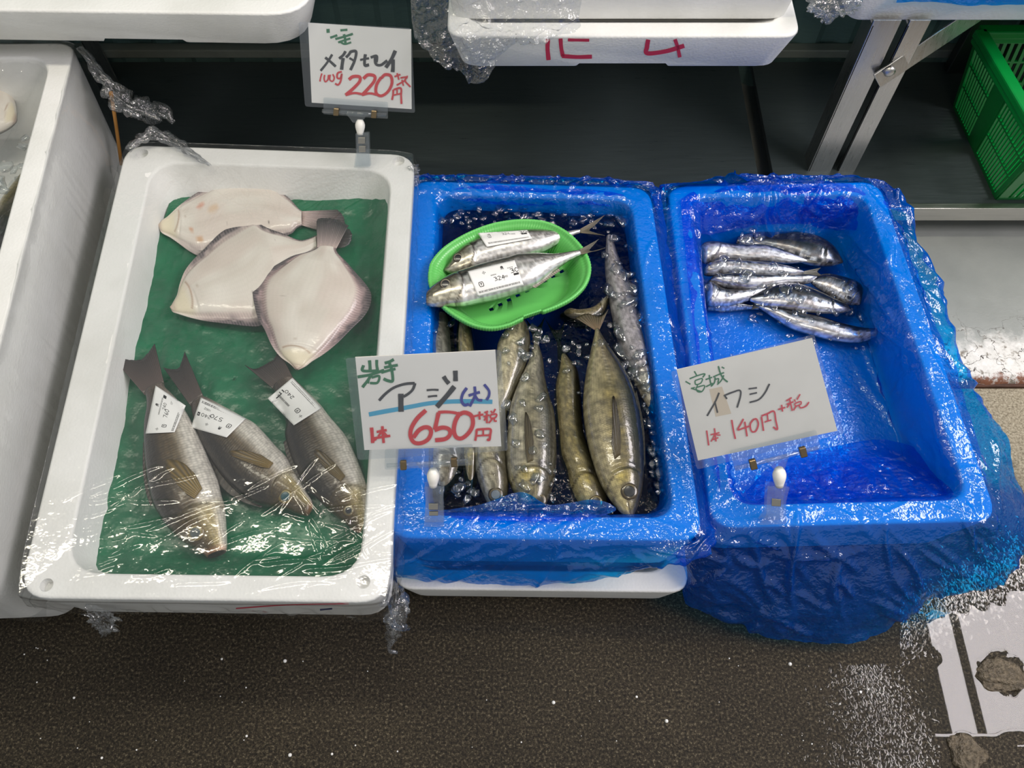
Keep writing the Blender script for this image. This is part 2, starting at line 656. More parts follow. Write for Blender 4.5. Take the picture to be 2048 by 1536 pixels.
M = dict(
    foam=foam_mat(),
    blue=film_mat('blue polythene', lc(24, 196, 253), lc(0, 112, 244), .30, .13, 48, .005, 2.0, .45),
    clear=film_mat('clear cling film', (.965, .972, .972, 1), (.9, .95, .95, 1), .014, .09, 45, .0010, 2.3, .5),
    crumple=film_mat('crumpled clear film', (.93, .94, .95, 1), (.9, .93, .95, 1), .035, .10, 70, .008, 5, .5),
    acrylic=clear_plastic(),
    laminate=film_mat('laminating film', (.90, .92, .945, 1), (.75, .82, .92, 1), .11, .09, 18, .0012, 1.6, .5),
    paper=plain('white card', lc(232, 228, 220), .45, 0, .5, .03, 8),
    card3=plain('aged white card', lc(222, 218, 208), .45, 0, .5, .05, 14),
    tape=plain('yellowed tape stain', lc(206, 190, 166), .5),
    parch=plain('green wet paper', lc(18, 100, 66), .30, 0, .5, .22, 22, .004),
    concrete=floor_mat(),
    painted=painted_mat(),
    rust=plain('rusty steel', lc(62, 36, 22), .6, .3, .4, .4, 40, .002),
    steel=brushed('brushed stainless steel', (.62, .61, .60, 1), .30, (60, 60, 3)),
    shelf=brushed('dull galvanised sheet', (.075, .095, .096, 1), .34, (3, 60, 3), .35),
    shelflip=brushed('shelf lip steel', (.66, .64, .60, 1), .35, (2, 60, 60)),
    wall=brushed('dark green panel', (.17, .29, .28, 1), .45, (3, 3, 50), .05),
    green=plain('green crate plastic', lc(0, 128, 52), .32, 0, .5, .06, 20),
    lime=plain('lime green plastic', lc(104, 196, 100), .25, 0, .5, .05, 20),
    ink_black=plain('black marker', lc(26, 24, 26), .5),
    ink_red=plain('red marker', lc(206, 30, 38), .45),
    ink_pink=plain('thin red marker', lc(204, 44, 62), .45),
    ink_green=plain('green marker', lc(18, 106, 62), .45),
    ink_blue=plain('blue marker', lc(26, 32, 140), .45),
    ink_cyan=plain('cyan marker', lc(52, 160, 196), .45),
    mark_red=plain('red marker on foam', lc(214, 52, 84), .6),
    print_blue=plain('blue print', lc(38, 58, 110), .6),
    white_plastic=plain('white plastic', lc(240, 238, 232), .3),
    label=plain('white label paper', lc(236, 236, 234), .5, 0, .4, .03, 60),
    chrome=plain('brass pin', lc(150, 130, 100), .25, 1.0),
    spring=plain('steel spring clip', lc(190, 184, 172), .2, 1.0),
    band=plain('brown elastic band', lc(178, 126, 62), .6),
    flat=fish_mat('flatfish underside', .0, .42, 90, 60, .35, .05, .5),
    grunt=fish_mat('grunt skin', .12, .36, 74, 34, .8, .40, .5),
    aji=fish_mat('horse mackerel skin', .16, .34, 120, 52, .6, .30, 1.0),
    silver=fish_mat('bright silver skin', .62, .27, 150, 60, .3, .08, .7),
    sardine=fish_mat('sardine skin', .62, .26, 90, 30, .4, .16, .8),
    fin=fin_mat(),
    eye=None, wetfilm=water_film_mat(), ice=ice_mat(),
    pool=pool_mat('deep ice water', (.16, .27, .36, 1)),
    pool3=pool_mat('shallow melt water', (.82, .93, .98, 1), .6, .06),
)
M['eye'] = M['fin']


# ================================================================ SETTING
def quadxy(pts, z):
    return [up(x, y, z).xy for x, y in pts]


o = mesh('floor', [(-3, -1.2, 0), (3, -1.2, 0), (3, 2.4, 0), (-3, 2.4, 0)], [(0, 1, 2, 3)], M['concrete'], smooth=False)
tag(o, 'wet speckled dark concrete market floor', 'floor', kind='structure')

# painted slab under the shelf, with a worn lip
SLAB_Z = .018
nx, ny = 160, 30
V = []
for i in range(nx):
    x = -2.5 + 5 * i / (nx - 1)
    lip = .662 + .012 * (noise(x * 9, 3.3) - .5) + .012 * (noise(x * 40, 1.3) - .5)
    prof = [(lip - .004, .0), (lip, SLAB_Z * .55), (lip + .006, SLAB_Z * .9)]
    for j in range(ny):
        y = lip + .012 + (2.3 - lip) * (j / (ny - 1)) ** 3
        prof.append((y, SLAB_Z + .0015 * (noise(x * 30, y * 30) - .5) * (1 if y < .8 else .2)))
    V += [(x, float(a), float(b)) for a, b in prof]
o = mesh('floor_slab', V, grid_faces(nx, ny + 3), M['painted'])
tag(o, 'grey painted slab edge with flaking white chips', 'floor', kind='structure')
mb = MB()
mb.box(-2.5, 2.5, .654, .664, -.002, .006)
o = mb.build('trim_1', M['rust'], bevel=.002)
tag(o, 'rusty steel angle along the slab edge', 'trim', kind='structure')

# back panel of the stall: ribbed dark sheet
V = []
xs = np.linspace(-2.2, 2.2, 360)
for x in xs:
    r = .004 * (1 if (x * 14) % 1 < .5 else -1)
    V += [(x, 1.33 + r, SLAB_Z), (x, 1.33 + r, 1.3)]
o = mesh('wall_back', V, grid_faces(len(xs), 2), M['wall'], smooth=False)
tag(o, 'dark green ribbed panel behind the shelves', 'wall', kind='structure')
mb = MB()
mb.box(-2.2, 2.2, 1.305, 1.326, .104, .122)
o = mb.build('trim_2', brushed('pale wall foot strip', (.30, .33, .29, 1), .4, metal=.1), bevel=.002)
tag(o, 'pale strip at the foot of the back panel', 'trim', kind='structure')

# ---- water lying on the floor (real film), droplets
V, Fc = [], []
g = 260
ax, ay = np.meshgrid(np.linspace(.20, 1.05, g), np.linspace(.03, .64, g), indexing='ij')
pix_x = 1024 + F * ax / (ay * math.cos(TH) + H * math.sin(TH))
pix_y = 768 + F * (-ay * math.sin(TH) + H * math.cos(TH)) / (ay * math.cos(TH) + H * math.sin(TH))
# thickness: pool in the lower right, beads elsewhere
edge_n = .05 * (noise(ax * 22, ay * 22, 0, 5) - .5) + .025 * (noise(ax * 70, ay * 70, 0, 6) - .5)
d = ax - .565 + edge_n * .9
d = np.minimum(d, (.30 + .10 * (ax - .56) - ay) + edge_n)
d = np.minimum(d, ay - .128 + edge_n * .3)
for cx, cy, r in ((.672, .205, .017), (.60, .105, .014)):   # stones standing proud of it
    d = np.minimum(d, np.hypot((ax - cx) * .8, ay - cy) - r + edge_n * .6)
pool_mask = np.clip(d / .004, 0, 1)
low = (ay < .118) & (ax > .60) & (noise(ax * 14, ay * 30, 0, 8) > .45)
pool_mask = np.maximum(pool_mask, low * 1.0)
hgt = pool_mask * .0016
idx = -np.ones((g, g), int)
keep = pool_mask > .01
k = 0
for i in range(g):
    for j in range(g):
        if keep[i, j]:
            idx[i, j] = k
            V.append((ax[i, j], ay[i, j], .0003 + hgt[i, j]))
            k += 1
for i in range(g - 1):
    for j in range(g - 1):
        q = (idx[i, j], idx[i + 1, j], idx[i + 1, j + 1], idx[i, j + 1])
        if min(q) >= 0:
            Fc.append(q)
o = mesh('puddle', V, Fc, M['wetfilm'])
tag(o, 'shallow puddle on the concrete mirroring pale sky, lower right', 'puddle', kind='stuff')

rng = random.Random(4)


def dome(mbv, mbf, c, r, h, k=9, ecc=1.0, rot=0):
    b = len(mbv)
    for ring, (rr, hh) in enumerate(((1, 0), (.86, .55), (.5, .9))):
        for j in range(k):
            t = 2 * math.pi * j / k
            x, y = math.cos(t) * rr * r * ecc, math.sin(t) * rr * r
            mbv.append((c[0] + x * math.cos(rot) - y * math.sin(rot), c[1] + x * math.sin(rot) + y * math.cos(rot), c[2] + hh * h))
    mbv.append((c[0], c[1], c[2] + h))
    for ring in range(2):
        for j in range(k):
            mbf.append((b + ring * k + j, b + ring * k + (j + 1) % k, b + ring * k + k + (j + 1) % k, b + ring * k + k + j))
    for j in range(k):
        mbf.append((b + 2 * k + j, b + 2 * k + (j + 1) % k, b + 3 * k))


V, Fc = [], []
for _ in range(5200):
    zone = rng.random()
    if zone < .58:    # band above the puddle
        px = rng.uniform(1800, 2060)
        py = rng.gauss(1205 - (px - 1900) * .52, 34)
    else:             # fan of beads lower centre right
        py = rng.uniform(1330, 1545)
        cx = 1700 + (py - 1330) * .35
        px = rng.gauss(cx + 25, 24 + (py - 1330) * .30)
        if px > 1880:
            continue
    p = up(px, py, .0002)
    r = rng.choice((.0008, .0010, .0013, .0018, .0026))
    dome(V, Fc, p, r, r * (.16 if zone < .58 else .24), 8, rng.uniform(1, 2.2), rng.uniform(0, 3.1))
o = mesh('water_drops', V, Fc, M['wetfilm'])
tag(o, 'beads of splashed water on the concrete in front of the blue bag', 'water drops', kind='stuff')


def lump(c, r, seed, rough=.62, sub=3):
    bm = bmesh.new()
    bmesh.ops.create_icosphere(bm, subdivisions=sub, radius=1)
    P = np.array([v.co[:] for v in bm.verts])
    n = rough + (1.37 - rough) * noise(P[:, 0] * 1.7 + seed, P[:, 1] * 1.7, P[:, 2] * 1.7, seed) + .18 * noise(P[:, 0] * 5, P[:, 1] * 5 + seed, P[:, 2] * 5, seed)
    P = P * n[:, None] * np.array(r) + np.array(c)
    Fc = [[v.index for v in f.verts] for f in bm.faces]
    bm.free()
    return P, Fc


stone_m = plain('wet gritty mortar', lc(104, 94, 78), .16, 0, .5, .6, 170, .008)
for c, r, lab in (((.672, .205, .0), (.028, .020, .010), 'gritty mortar lump standing out of the puddle by its dark seam'),
                  ((.60, .105, .0), (.020, .024, .009), 'gritty mortar lump at the bottom edge, below the puddle corner')):
    P, Fc = lump(c, r, int(c[0] * 1000), sub=4)
    P[:, 2] += .002 * noise(P[:, 0] * 300, P[:, 1] * 300)
    tag(mesh('mortar_lump', P, Fc, stone_m), lab, 'stone')

V, Fc = [], []
for _ in range(46):
    px, py = rng.uniform(20, 1850), rng.uniform(1290, 1530)
    dome(V, Fc, up(px, py, .0), rng.choice((.0007, .0009, .0012, .0018)), .0014, 6)
for px, py in ((1107, 1405), (580, 1510), (570, 1322), (1580, 1328), (1333, 1442)):
    dome(V, Fc, up(px, py, .0), .0026, .003, 8)
o = mesh('foam_crumbs', V, Fc, M['foam'])
tag(o, 'white foam crumbs scattered on the dark concrete', 'crumbs', kind='stuff')


# ================================================================ FOAM BOXES
def inset(q, d):
    """inset a convex quad (list of 2-D points) by d (or four values, one per edge)"""
    n = len(q)
    ds = d if hasattr(d, '__len__') else [d] * n
    c = sum((Vector(p) for p in q), Vector((0, 0))) / n
    L = []
    for i in range(n):
        a, b = Vector(q[i]), Vector(q[(i + 1) % n])
        t = (b - a).normalized()
        nn = Vector((-t.y, t.x))
        if nn.dot(c - a) < 0:
            nn = -nn
        L.append((a + nn * ds[i], t))
    out = []
    for i in range(n):
        p1, t1 = L[i - 1]
        p2, t2 = L[i]
        den = t1.x * t2.y - t1.y * t2.x
        s = ((p2.x - p1.x) * t2.y - (p2.y - p1.y) * t2.x) / den
        out.append(p1 + t1 * s)
    return out


def rrect(q, r, n=6):
    out = []
    m = len(q)
    for i in range(m):
        c, a, b = Vector(q[i]), Vector(q[i - 1]), Vector(q[(i + 1) % m])
        p0 = c + (a - c).normalized() * r
        p1 = c + (b - c).normalized() * r
        for k in range(n + 1):
            t = k / n
            out.append(p0 * (1 - t) ** 2 + c * 2 * t * (1 - t) + p1 * t * t)
    return out


def lofted(rings, cap0=True, cap1=True):
    n = len(rings[0])
    V = [p for r in rings for p in r]
    Fc = grid_faces(len(rings), n, close_m=True)
    if cap0:
        Fc.append(tuple(range(n)))
    if cap1:
        Fc.append(tuple(range(len(V) - n, len(V)))[::-1])
    return V, Fc


def ring(q, r, z, n=6):
    return [(p.x, p.y, z) for p in rrect(q, r, n)]


def foam_box(name, Q, zr, zb, rim=.03, floor_z=None, taper=.012, r=.035, ri=.03, inner_taper=.018, chamfer=None, ledge=None):
    """open tray: Q is the outer rim quad (back-left, back-right, front-right, front-left)"""
    floor_z = zb + .025 if floor_z is None else floor_z
    rims = rim if hasattr(rim, '__len__') else [rim] * 4
    Qb = inset(Q, taper)
    Qi = inset(Q, rims)
    Qf = inset(Qi, inner_taper)
    e = .004
    rg = [ring(Qb, r, zb), ring(inset(Q, e * .3), r, zr - e * 2), ring(Q, r, zr - e)]
    rg = [ring(inset(Qb, e), r, zb), ring(Qb, r, zb + e)]
    if ledge:
        zl, dl = ledge
        Ql = inset(Q, dl)
        rg += [ring(inset(Ql, .0), r, zl - .004), ring(inset(Q, .001), r, zl)]
    rg += [ring(Q, r, zr - e), ring(inset(Q, e * .3), r, zr - e * .3), ring(inset(Q, e), r, zr)]
    rg += [ring(inset(Qi, -e), ri, zr), ring(inset(Qi, -e * .3), ri, zr - e * .3), ring(Qi, ri, zr - e), ring(Qf, ri, floor_z + .006), ring(inset(Qf, .006), ri, floor_z)]
    V, Fc = lofted(rg)
    o = mesh(name, V, Fc, M['foam'], smooth=True)
    fixn(o)
    md = o.modifiers.new('weighted', 'WEIGHTED_NORMAL')
    md.keep_sharp = True
    return o


def punch(o, cuts):
    """sink round sockets into a foam box and keep the result as plain mesh"""
    bm = bmesh.new()
    from mathutils import Matrix
    for c, r, dep in cuts:
        bmesh.ops.create_cone(bm, cap_ends=True, segments=18, radius1=r * .8, radius2=r, depth=dep * 2, matrix=Matrix.Translation(c))
    me = bpy.data.meshes.new('cut')
    bm.to_mesh(me)
    bm.free()
    co = bpy.data.objects.new('cut', me)
    COL.objects.link(co)
    md = o.modifiers.new('b', 'BOOLEAN')
    md.object = co
    md.operation = 'DIFFERENCE'
    md.solver = 'EXACT'
    dg = bpy.context.evaluated_depsgraph_get()
    dg.update()
    new = bpy.data.meshes.new_from_object(o.evaluated_get(dg))
    o.modifiers.clear()
    o.data = new
    bpy.data.objects.remove(co)
    bpy.data.meshes.remove(me)


def bvh_of(*obs):
    V, Fc = [], []
    for o in obs:
        b = len(V)
        mw = o.matrix_world if o.parent is None else o.matrix_local
        off = Vector(o.parent.location) if o.parent else Vector((0, 0, 0))
        V += [v.co + Vector(o.location) + off for v in o.data.vertices]
        o.data.calc_loop_triangles()
        Fc += [[i + b for i in p.vertices] for p in o.data.loop_triangles]
    return BVHTree.FromPolygons(V, Fc)


def cast(bv, px, py, lift=.0004, z=None):
    d = ray(px, py).normalized()
    h = bv.ray_cast(Vector((0, 0, H)), d)
    if h[0] is None:
        return None if z is None else up(px, py, z)
    return h[0] - d * lift


def stroke_px(pts, wd, step=4.0):
    """ribbon outline of a marker stroke in picture units: left and right borders"""
    P = np.asarray(pts, float)
    L = np.linalg.norm(np.diff(P, axis=0), axis=1).sum()
    n = max(3, int(L / step))
    if len(P) > 2:
        P = spline(P, n)
    else:
        P = P[0] + (P[1] - P[0]) * np.linspace(0, 1, n)[:, None]
    t = np.gradient(P, axis=0)
    t /= np.linalg.norm(t, axis=1)[:, None] + 1e-9
    nn = np.stack([-t[:, 1], t[:, 0]], 1)
    s = np.linspace(0, 1, n)
    W = wd * .59 * (1 - .25 * np.sin(s * 3.1) * .6 - .12 * (np.abs(s - .5) * 2) ** 6)
    a = P - t[0] * 0
    return P + nn * W[:, None], P - nn * W[:, None]


def inked(name, T, strokes, place, mats, parent=None, step=5.0):
    """strokes: (material index, width, points) in zoomed-picture units; place(px,py)->point"""
    V, Fc, fm = [], [], []
    lay = 0
    for mi, wd, pts in strokes:
        A, B = stroke_px(pts, wd, step)
        row = []
        lay += 1
        for a, b in zip(A, B):
            pa, pb = place(*zt(T, *a), lay), place(*zt(T, *b), lay)
            row.append((pa, pb))
        prev = None
        for pa, pb in row:
            if pa is None or pb is None:
                prev = None
                continue
            V += [pa, pb]
            cur = (len(V) - 2, len(V) - 1)
            if prev:
                Fc.append((prev[0], prev[1], cur[1], cur[0]))
                fm.append(mi)
            prev = cur
    if not Fc:
        return None
    return mesh(name, V, Fc, parent=parent, smooth=False, mats=mats, fm=fm)


# ---- box 1 : flatfish and grunts
Z1 = .27
Q1 = quadxy([(252, 288), (830, 308), (776, 1206), (33, 1196)], Z1)
box1 = foam_box('foam_box', Q1, Z1, Z1 - .105, rim=[.034, .034, .030, .047], floor_z=Z1 - .057, taper=.010, r=.035, ri=.045, inner_taper=[.020, .010, .012, .008])
punch(box1, [(up(284, 307, Z1), .010, .010), (up(797, 322, Z1), .010, .010), (up(727, 1164, Z1), .0085, .012), (up(93, 1170, Z1), .0085, .012)])
tag(box1, 'open white foam box lined with green paper, holding flatfish and brown fish', 'foam box')
Qs = inset(Q1, .055)
o = foam_box('foam_box', Qs, Z1 - .106, SLAB_Z + .002, rim=.03, taper=.03)
tag(o, 'white foam box underneath the flatfish box, mostly hidden', 'foam box')

# ---- box 2 : horse mackerel
Z2 = .235
Q2 = quadxy([(822, 360), (1300, 374), (1408, 1082), (776, 1076)], Z2)
box2 = foam_box('foam_box', Q2, Z2, Z2 - .135, rim=[.026, .032, .030, .040], floor_z=Z2 - .115, taper=.012, r=.03, ri=.03, inner_taper=[.018, .007, .018, .010])
tag(box2, 'white foam box under the blue bag that holds the horse mackerel', 'foam box')
Qlid = quadxy([(880, 470), (1290, 470), (1366, 1205), (795, 1198)], .045)
o = foam_box('foam_box', Qlid, .098, .022, rim=.028, taper=.010, r=.028, ledge=None)
tag(o, 'white foam box beneath the horse mackerel box, its pale rim showing in front', 'foam box')

# ---- box 3 : sardines
Z3 = .22
Q3 = quadxy([(1333, 372), (1758, 362), (2000, 1042), (1424, 1056)], Z3)
box3 = foam_box('foam_box', Q3, Z3, Z3 - .125, rim=[.024, .030, .030, .030], floor_z=Z3 - .105, taper=.012, r=.03, ri=.03, inner_taper=[.022, .006, .020, .010])
tag(box3, 'white foam box under the blue bag that holds the sardines', 'foam box')
o = foam_box('foam_box', inset(Q3, .02), Z3 - .127, SLAB_Z + .003, rim=.03, taper=.02)
tag(o, 'white foam box beneath the sardine box, wrapped over by the blue bag', 'foam box')

# ---- left box
ZL = .36
QL = [Vector((-1.02, 1.035)), up(153, 84, ZL).xy, Vector((-.585, .245)), Vector((-1.0, .235))]
boxL = foam_box('foam_box', QL, ZL, .118, rim=.032, floor_z=ZL - .14, taper=.012, r=.03, ri=.04)
tag(boxL, 'tall white foam box at the left edge under clear film', 'foam box')
QL2 = [Vector((-1.03, .60)), Vector((-.56, .60)), up(118, 1225, .09).xy, Vector((-1.03, up(0, 1250, .09).y))]
o = foam_box('foam_box', QL2, .112, SLAB_Z + .002, rim=.03, taper=.012, r=.035)
tag(o, 'white foam box low at the left edge, below the tall film-covered one', 'foam box')

# ================================================================ TABLE, SHELVES, CRATE
SZ = .10


def table(x0, x1, legs, label, lab_brace, top=.385):
    t = empty('display_table', ((x0 + x1) / 2, 1.1, SLAB_Z), label, 'table')
    mb = MB()
    mb.box(x0, x1, .955, 1.30, SZ - .012, SZ)
    adopt(t, mb.build('shelf', M['shelf'], bevel=.001))
    mb = MB()
    mb.box(x0, x1, .944, .956, SZ - .030, SZ + .001)
    mb.box(x0, x1, .956, .975, SZ - .030, SZ - .026)
    adopt(t, mb.build('shelf_lip', M['shelflip'], bevel=.001))
    mb = MB()
    mb.box(x0, x1, 1.115, 1.326, top - .006, top + .0135)
    adopt(t, mb.build('tabletop', M['steel'], bevel=.002))
    for lx, ly in legs:
        mb = MB()     # angle-section leg: front plate and side plate
        mb.box(lx - .013, lx + .017, ly, ly + .004, SLAB_Z, top + .022)
        mb.box(lx - .013, lx - .010, ly, ly + .036, SLAB_Z, top + .0135)
        adopt(t, mb.build('leg', M['steel'], bevel=.0008))
    return t


def x_at(px, py, z=SZ):
    return up(px, py, z).x


gl, gr = x_at(1573, 250), x_at(1590, 250)
lx1 = x_at(1637, 342) + .0
lx2 = x_at(1685, 342) + .004
shelf_l = .425
tl = table(-1.35, shelf_l + .001, [(-1.30, 1.02), (-.75, 1.25)], 'steel display table with dark lower shelf behind the fish boxes', None)
tr = table(shelf_l + .027, 1.65, [(lx2, 1.028), (1.60, 1.02)], 'steel display table with lower shelf carrying the green crate', None)
# the left table's own right leg stands just past its shelf
mb = MB()
mb.box(lx1 - .019, lx1 + .021, 1.028, 1.032, SLAB_Z, .407)
mb.box(lx1 - .018, lx1 - .015, 1.028, 1.065, SLAB_Z, .3985)
adopt(tl, mb.build('leg', M['steel'], bevel=.0008))
# slanting brace with its bolt on the right table
A, B = Vector((lx2 + .005, 1.022, 0)), Vector((0, 1.022, 0))


def on_y(px, py, y):
    d = ray(px, py)
    t = y / d.y
    return Vector((d.x * t, y, H + d.z * t))


mb = MB()
a, b = on_y(1768, 152, 1.022), on_y(1956, 26, 1.054)
mb.bar(a + (a - b).normalized() * .012, b, (0, 1, 0), .030, .004)
br = adopt(tr, mb.build('brace', M['steel'], bevel=.001))
mb = MB()
c = on_y(1779, 143, 1.017)
mb.tube([c + Vector((0, .003, 0)), c + Vector((0, -.002, 0)), c + Vector((0, -.004, 0))], [.0085, .0085, .005], 16)
bo = mb.build('bolt', M['shelflip'], br, smooth=True)

# green crate on the right-hand shelf
zb, zt_ = SZ + .001, SZ + .215
Cb = [up(1908, 214, zb), up(1992, 398, zb)]           # base: back-left, front-left
# solve the rim corner seen at (1958, 62) and keep the flare the same in front
rim_bl = up(1958, 64, zt_)
fl = Cb[1] + Vector((rim_bl.x - Cb[0].x, -(rim_bl.y - Cb[0].y) * .6, zt_ - zb))
fl = up(2092, 292, zt_)
LEN = .50
Rb = [Cb[0] + Vector((LEN, .0, 0)), Cb[1] + Vector((LEN, .0, 0))]
Rt = [rim_bl + Vector((LEN + .03, .0, 0)), fl + Vector((LEN + .03, .0, 0))]
crate = empty('plastic_crate', tuple(Cb[1] + (Rb[0] - Cb[1]) / 2), 'green plastic crate with slotted sides on the right-hand shelf', 'crate')


def lattice(name, b0, b1, t0, t1, cols, rows, pillars, th=.0035):
    """slotted wall: bottom edge b0-b1, top edge t0-t1"""
    mb = MB()
    b0, b1, t0, t1 = map(Vector, (b0, b1, t0, t1))
    nrm = (b1 - b0).cross(t0 - b0).normalized()

    def P(s, t):
        return (b0 * (1 - s) + b1 * s) * (1 - t) + (t0 * (1 - s) + t1 * s) * t

    def patch(s0, s1, u0, u1, thk=th):
        q = [P(s0, u0), P(s1, u0), P(s1, u1), P(s0, u1)]
        k = nrm * thk / 2
        mb.hexa([p - k for p in q] + [p + k for p in q])
    patch(0, 1, 0, .05)
    patch(0, 1, .93, 1)
    for u in rows:
        patch(0, 1, u - .011, u + .011, th * 1.02)
    for s, hw in pillars:
        patch(max(0, s - hw), min(1, s + hw), .05, .93, th * 1.6)
    for k in range(1, cols):
        s = k / cols
        if any(abs(s - ps) < hw for ps, hw in pillars):
            continue
        patch(s - .0055, s + .0055, .04, .94, th * .98)
    return mb.build(name, M['green'])


adopt(crate, lattice('side_wall', Cb[1], Cb[0], fl, rim_bl, 30, (.36, .64), ((0, .04), (1, .035), (.55, .075))))
adopt(crate, lattice('front_wall', Cb[1], Rb[1], fl, Rt[1], 44, (.36, .64), ((0, .03), (1, .03), (.3, .05))))
adopt(crate, lattice('back_wall', Cb[0], Rb[0], rim_bl, Rt[0], 44, (.36, .64), ((0, .03), (1, .03))))
adopt(crate, lattice('side_wall', Rb[1], Rb[0], Rt[1], Rt[0], 30, (.36, .64), ((0, .04), (1, .035))))
mb = MB()
for a, b in ((rim_bl, fl), (fl, Rt[1]), (rim_bl, Rt[0]), (Rt[0], Rt[1])):
    mb.bar(a, b, (0, 0, 1), .020, .014)
    mb.bar(a - Vector((0, 0, .012)), b - Vector((0, 0, .012)), (0, 0, 1), .014, .012)
adopt(crate, mb.build('rim', M['green'], bevel=.003))
mb = MB()
mb.hexa([Cb[0], Cb[1], Rb[1], Rb[0]] + [p + Vector((0, 0, .005)) for p in (Cb[0], Cb[1], Rb[1], Rb[0])])
adopt(crate, mb.build('base', M['green']))
# post behind the crate
mb = MB()
px0 = up(1885, 125, SZ)
mb.box(px0.x, px0.x + .045, 1.27, 1.29, SZ, 1.0)
mb.box(px0.x + .10, px0.x + .13, 1.285, 1.30, SZ, 1.0)
tag(mb.build('trim_3', brushed('dark upright', (.13, .14, .14, 1), .4), bevel=.002), 'dark metal upright against the back panel', 'post', kind='structure')

# ================================================================ BOXES ON THE TABLE
ZT = .437
Yt = .926


def tray_notched(name, x0, x1, y0, y1, z0, z1, notch, label, r=.05, rim=.028, depth=.03, taper=.014, yaw=0):
    """tray with foot notches cut into the lower front edge"""
    Q = [Vector((x0, y1)), Vector((x1, y1)), Vector((x1, y0)), Vector((x0, y0))]
    if yaw:
        c = Vector(((x0 + x1) / 2, y0))
        R = lambda p: Vector((c.x + (p.x - c.x) * math.cos(yaw) - (p.y - c.y) * math.sin(yaw), c.y + (p.x - c.x) * math.sin(yaw) + (p.y - c.y) * math.cos(yaw)))
        Q = [R(p) for p in Q]
    o = foam_box(name, Q, z1, z0, rim=rim, floor_z=z1 - depth, taper=taper, r=r, ri=r * .8)
    bm = bmesh.new()
    from mathutils import Matrix
    for a, b in notch:
        v = [bm.verts.new(p) for p in ((a - .014, y0 - .2, z0 - .01), (b + .014, y0 - .2, z0 - .01), (b, y0 - .2, z0 + .009), (a, y0 - .2, z0 + .009),
                                       (a - .014, y1 + .2, z0 - .01), (b + .014, y1 + .2, z0 - .01), (b, y1 + .2, z0 + .009), (a, y1 + .2, z0 + .009))]
        for f in ((0, 1, 2, 3), (7, 6, 5, 4), (0, 4, 5, 1), (1, 5, 6, 2), (2, 6, 7, 3), (3, 7, 4, 0)):
            bm.faces.new([v[i] for i in f])
    bmesh.ops.recalc_face_normals(bm, faces=bm.faces)
    me = bpy.data.meshes.new('cut')
    bm.to_mesh(me)
    bm.free()
    co = bpy.data.objects.new('cut', me)
    COL.objects.link(co)
    md = o.modifiers.new('b', 'BOOLEAN')
    md.object = co
    md.operation = 'DIFFERENCE'
    md.solver = 'EXACT'
    dg = bpy.context.evaluated_depsgraph_get()
    dg.update()
    new = bpy.data.meshes.new_from_object(o.evaluated_get(dg))
    o.modifiers.clear()
    o.data = new
    bpy.data.objects.remove(co)
    bpy.data.meshes.remove(me)
    tag(o, label, 'foam box')
    return o


def xz(px, py, y):
    p = on_y(px, py, y)
    return p.x, p.z


# centre stack: shallow box below, another one standing in it
xa = xz(905, 132, Yt)[0]
z0c = xz(905, 138, Yt + .012)[1]
xb, _ = xz(1590, 134, Yt)
z1c = xz(1200, 76, Yt - .004)[1]
na, nb = xz(1160, 130, Yt)[0], xz(1335, 130, Yt)[0]
xa2 = xz(893, 70, Yt)[0]
xb2 = xz(1607, 62, Yt)[0]
topC = tray_notched('foam_box', xa2, xb2, Yt, Yt + .34, z0c, z1c, [(na, nb)], 'white foam box with red marker figures, lower of the middle stack on the table', r=.025, depth=.02, taper=.014)
y2 = Yt + .022
xa3, xb3 = xz(884, 40, y2)[0], xz(1600, 40, y2)[0]
zu = z1c - .004
QU = [Vector((xa3, y2 + .30)), Vector((xb3, y2 + .30)), Vector((xb3, y2)), Vector((xa3, y2))]
topU = foam_box('foam_box', QU, zu + .11, zu, rim=.028, taper=.012, r=.022)
tag(topU, 'white foam box partly under clear film, upper of the middle stack on the table', 'foam box')
# left tray
Yl = .972
xr, _ = xz(622, 40, Yl)
_, z0l = xz(450, 88, Yl + .016)
_, z1l = xz(400, 22, Yl)
n1, n2 = xz(196, 77, Yl)[0], xz(356, 80, Yl)[0]
topL = tray_notched('foam_box', xr - .60, xr, Yl, Yl + .36, z0l, z1l, [(n1, n2)], 'white foam tray with rounded corner on the table at upper left', r=.055, rim=.03, depth=.028, taper=.018, yaw=math.radians(-1.2))
# right tray with blue bag on it
Yr = 1.029
xl_, _ = xz(1690, 30, Yr)
_, z0r = xz(1950, 40, Yr + .016)
_, z1r = xz(1950, 2, Yr)
topR = tray_notched('foam_box', xl_, xl_ + .62, Yr, Yr + .34, z0r, z1r + .012, [], 'white foam box under a blue bag on the table at upper right', r=.02, depth=.03, taper=.012)
o = None

# red marker on the lower middle box
bv = bvh_of(topC)
T = (700, 0, 2.926)
RED = [(0, 24, [(1158, 228), (1156, 285), (1162, 352)]), (0, 22, [(1232, 226), (1236, 280), (1246, 330)]), (0, 22, [(1240, 328), (1330, 334), (1416, 332)]),
       (0, 16, [(1275, 234), (1400, 236)]), (0, 24, [(1745, 232), (1738, 275), (1740, 312), (1850, 300), (1956, 268)]), (0, 20, [(1902, 230), (1918, 280), (1930, 336)])]
inked('marker_writing', T, RED[:4], lambda x, y, l: cast(bv, x, y, .0008), [M['mark_red']], topC)
inked('marker_writing', T, RED[4:], lambda x, y, l: cast(bv, x, y, .0008), [M['mark_red']], topC)
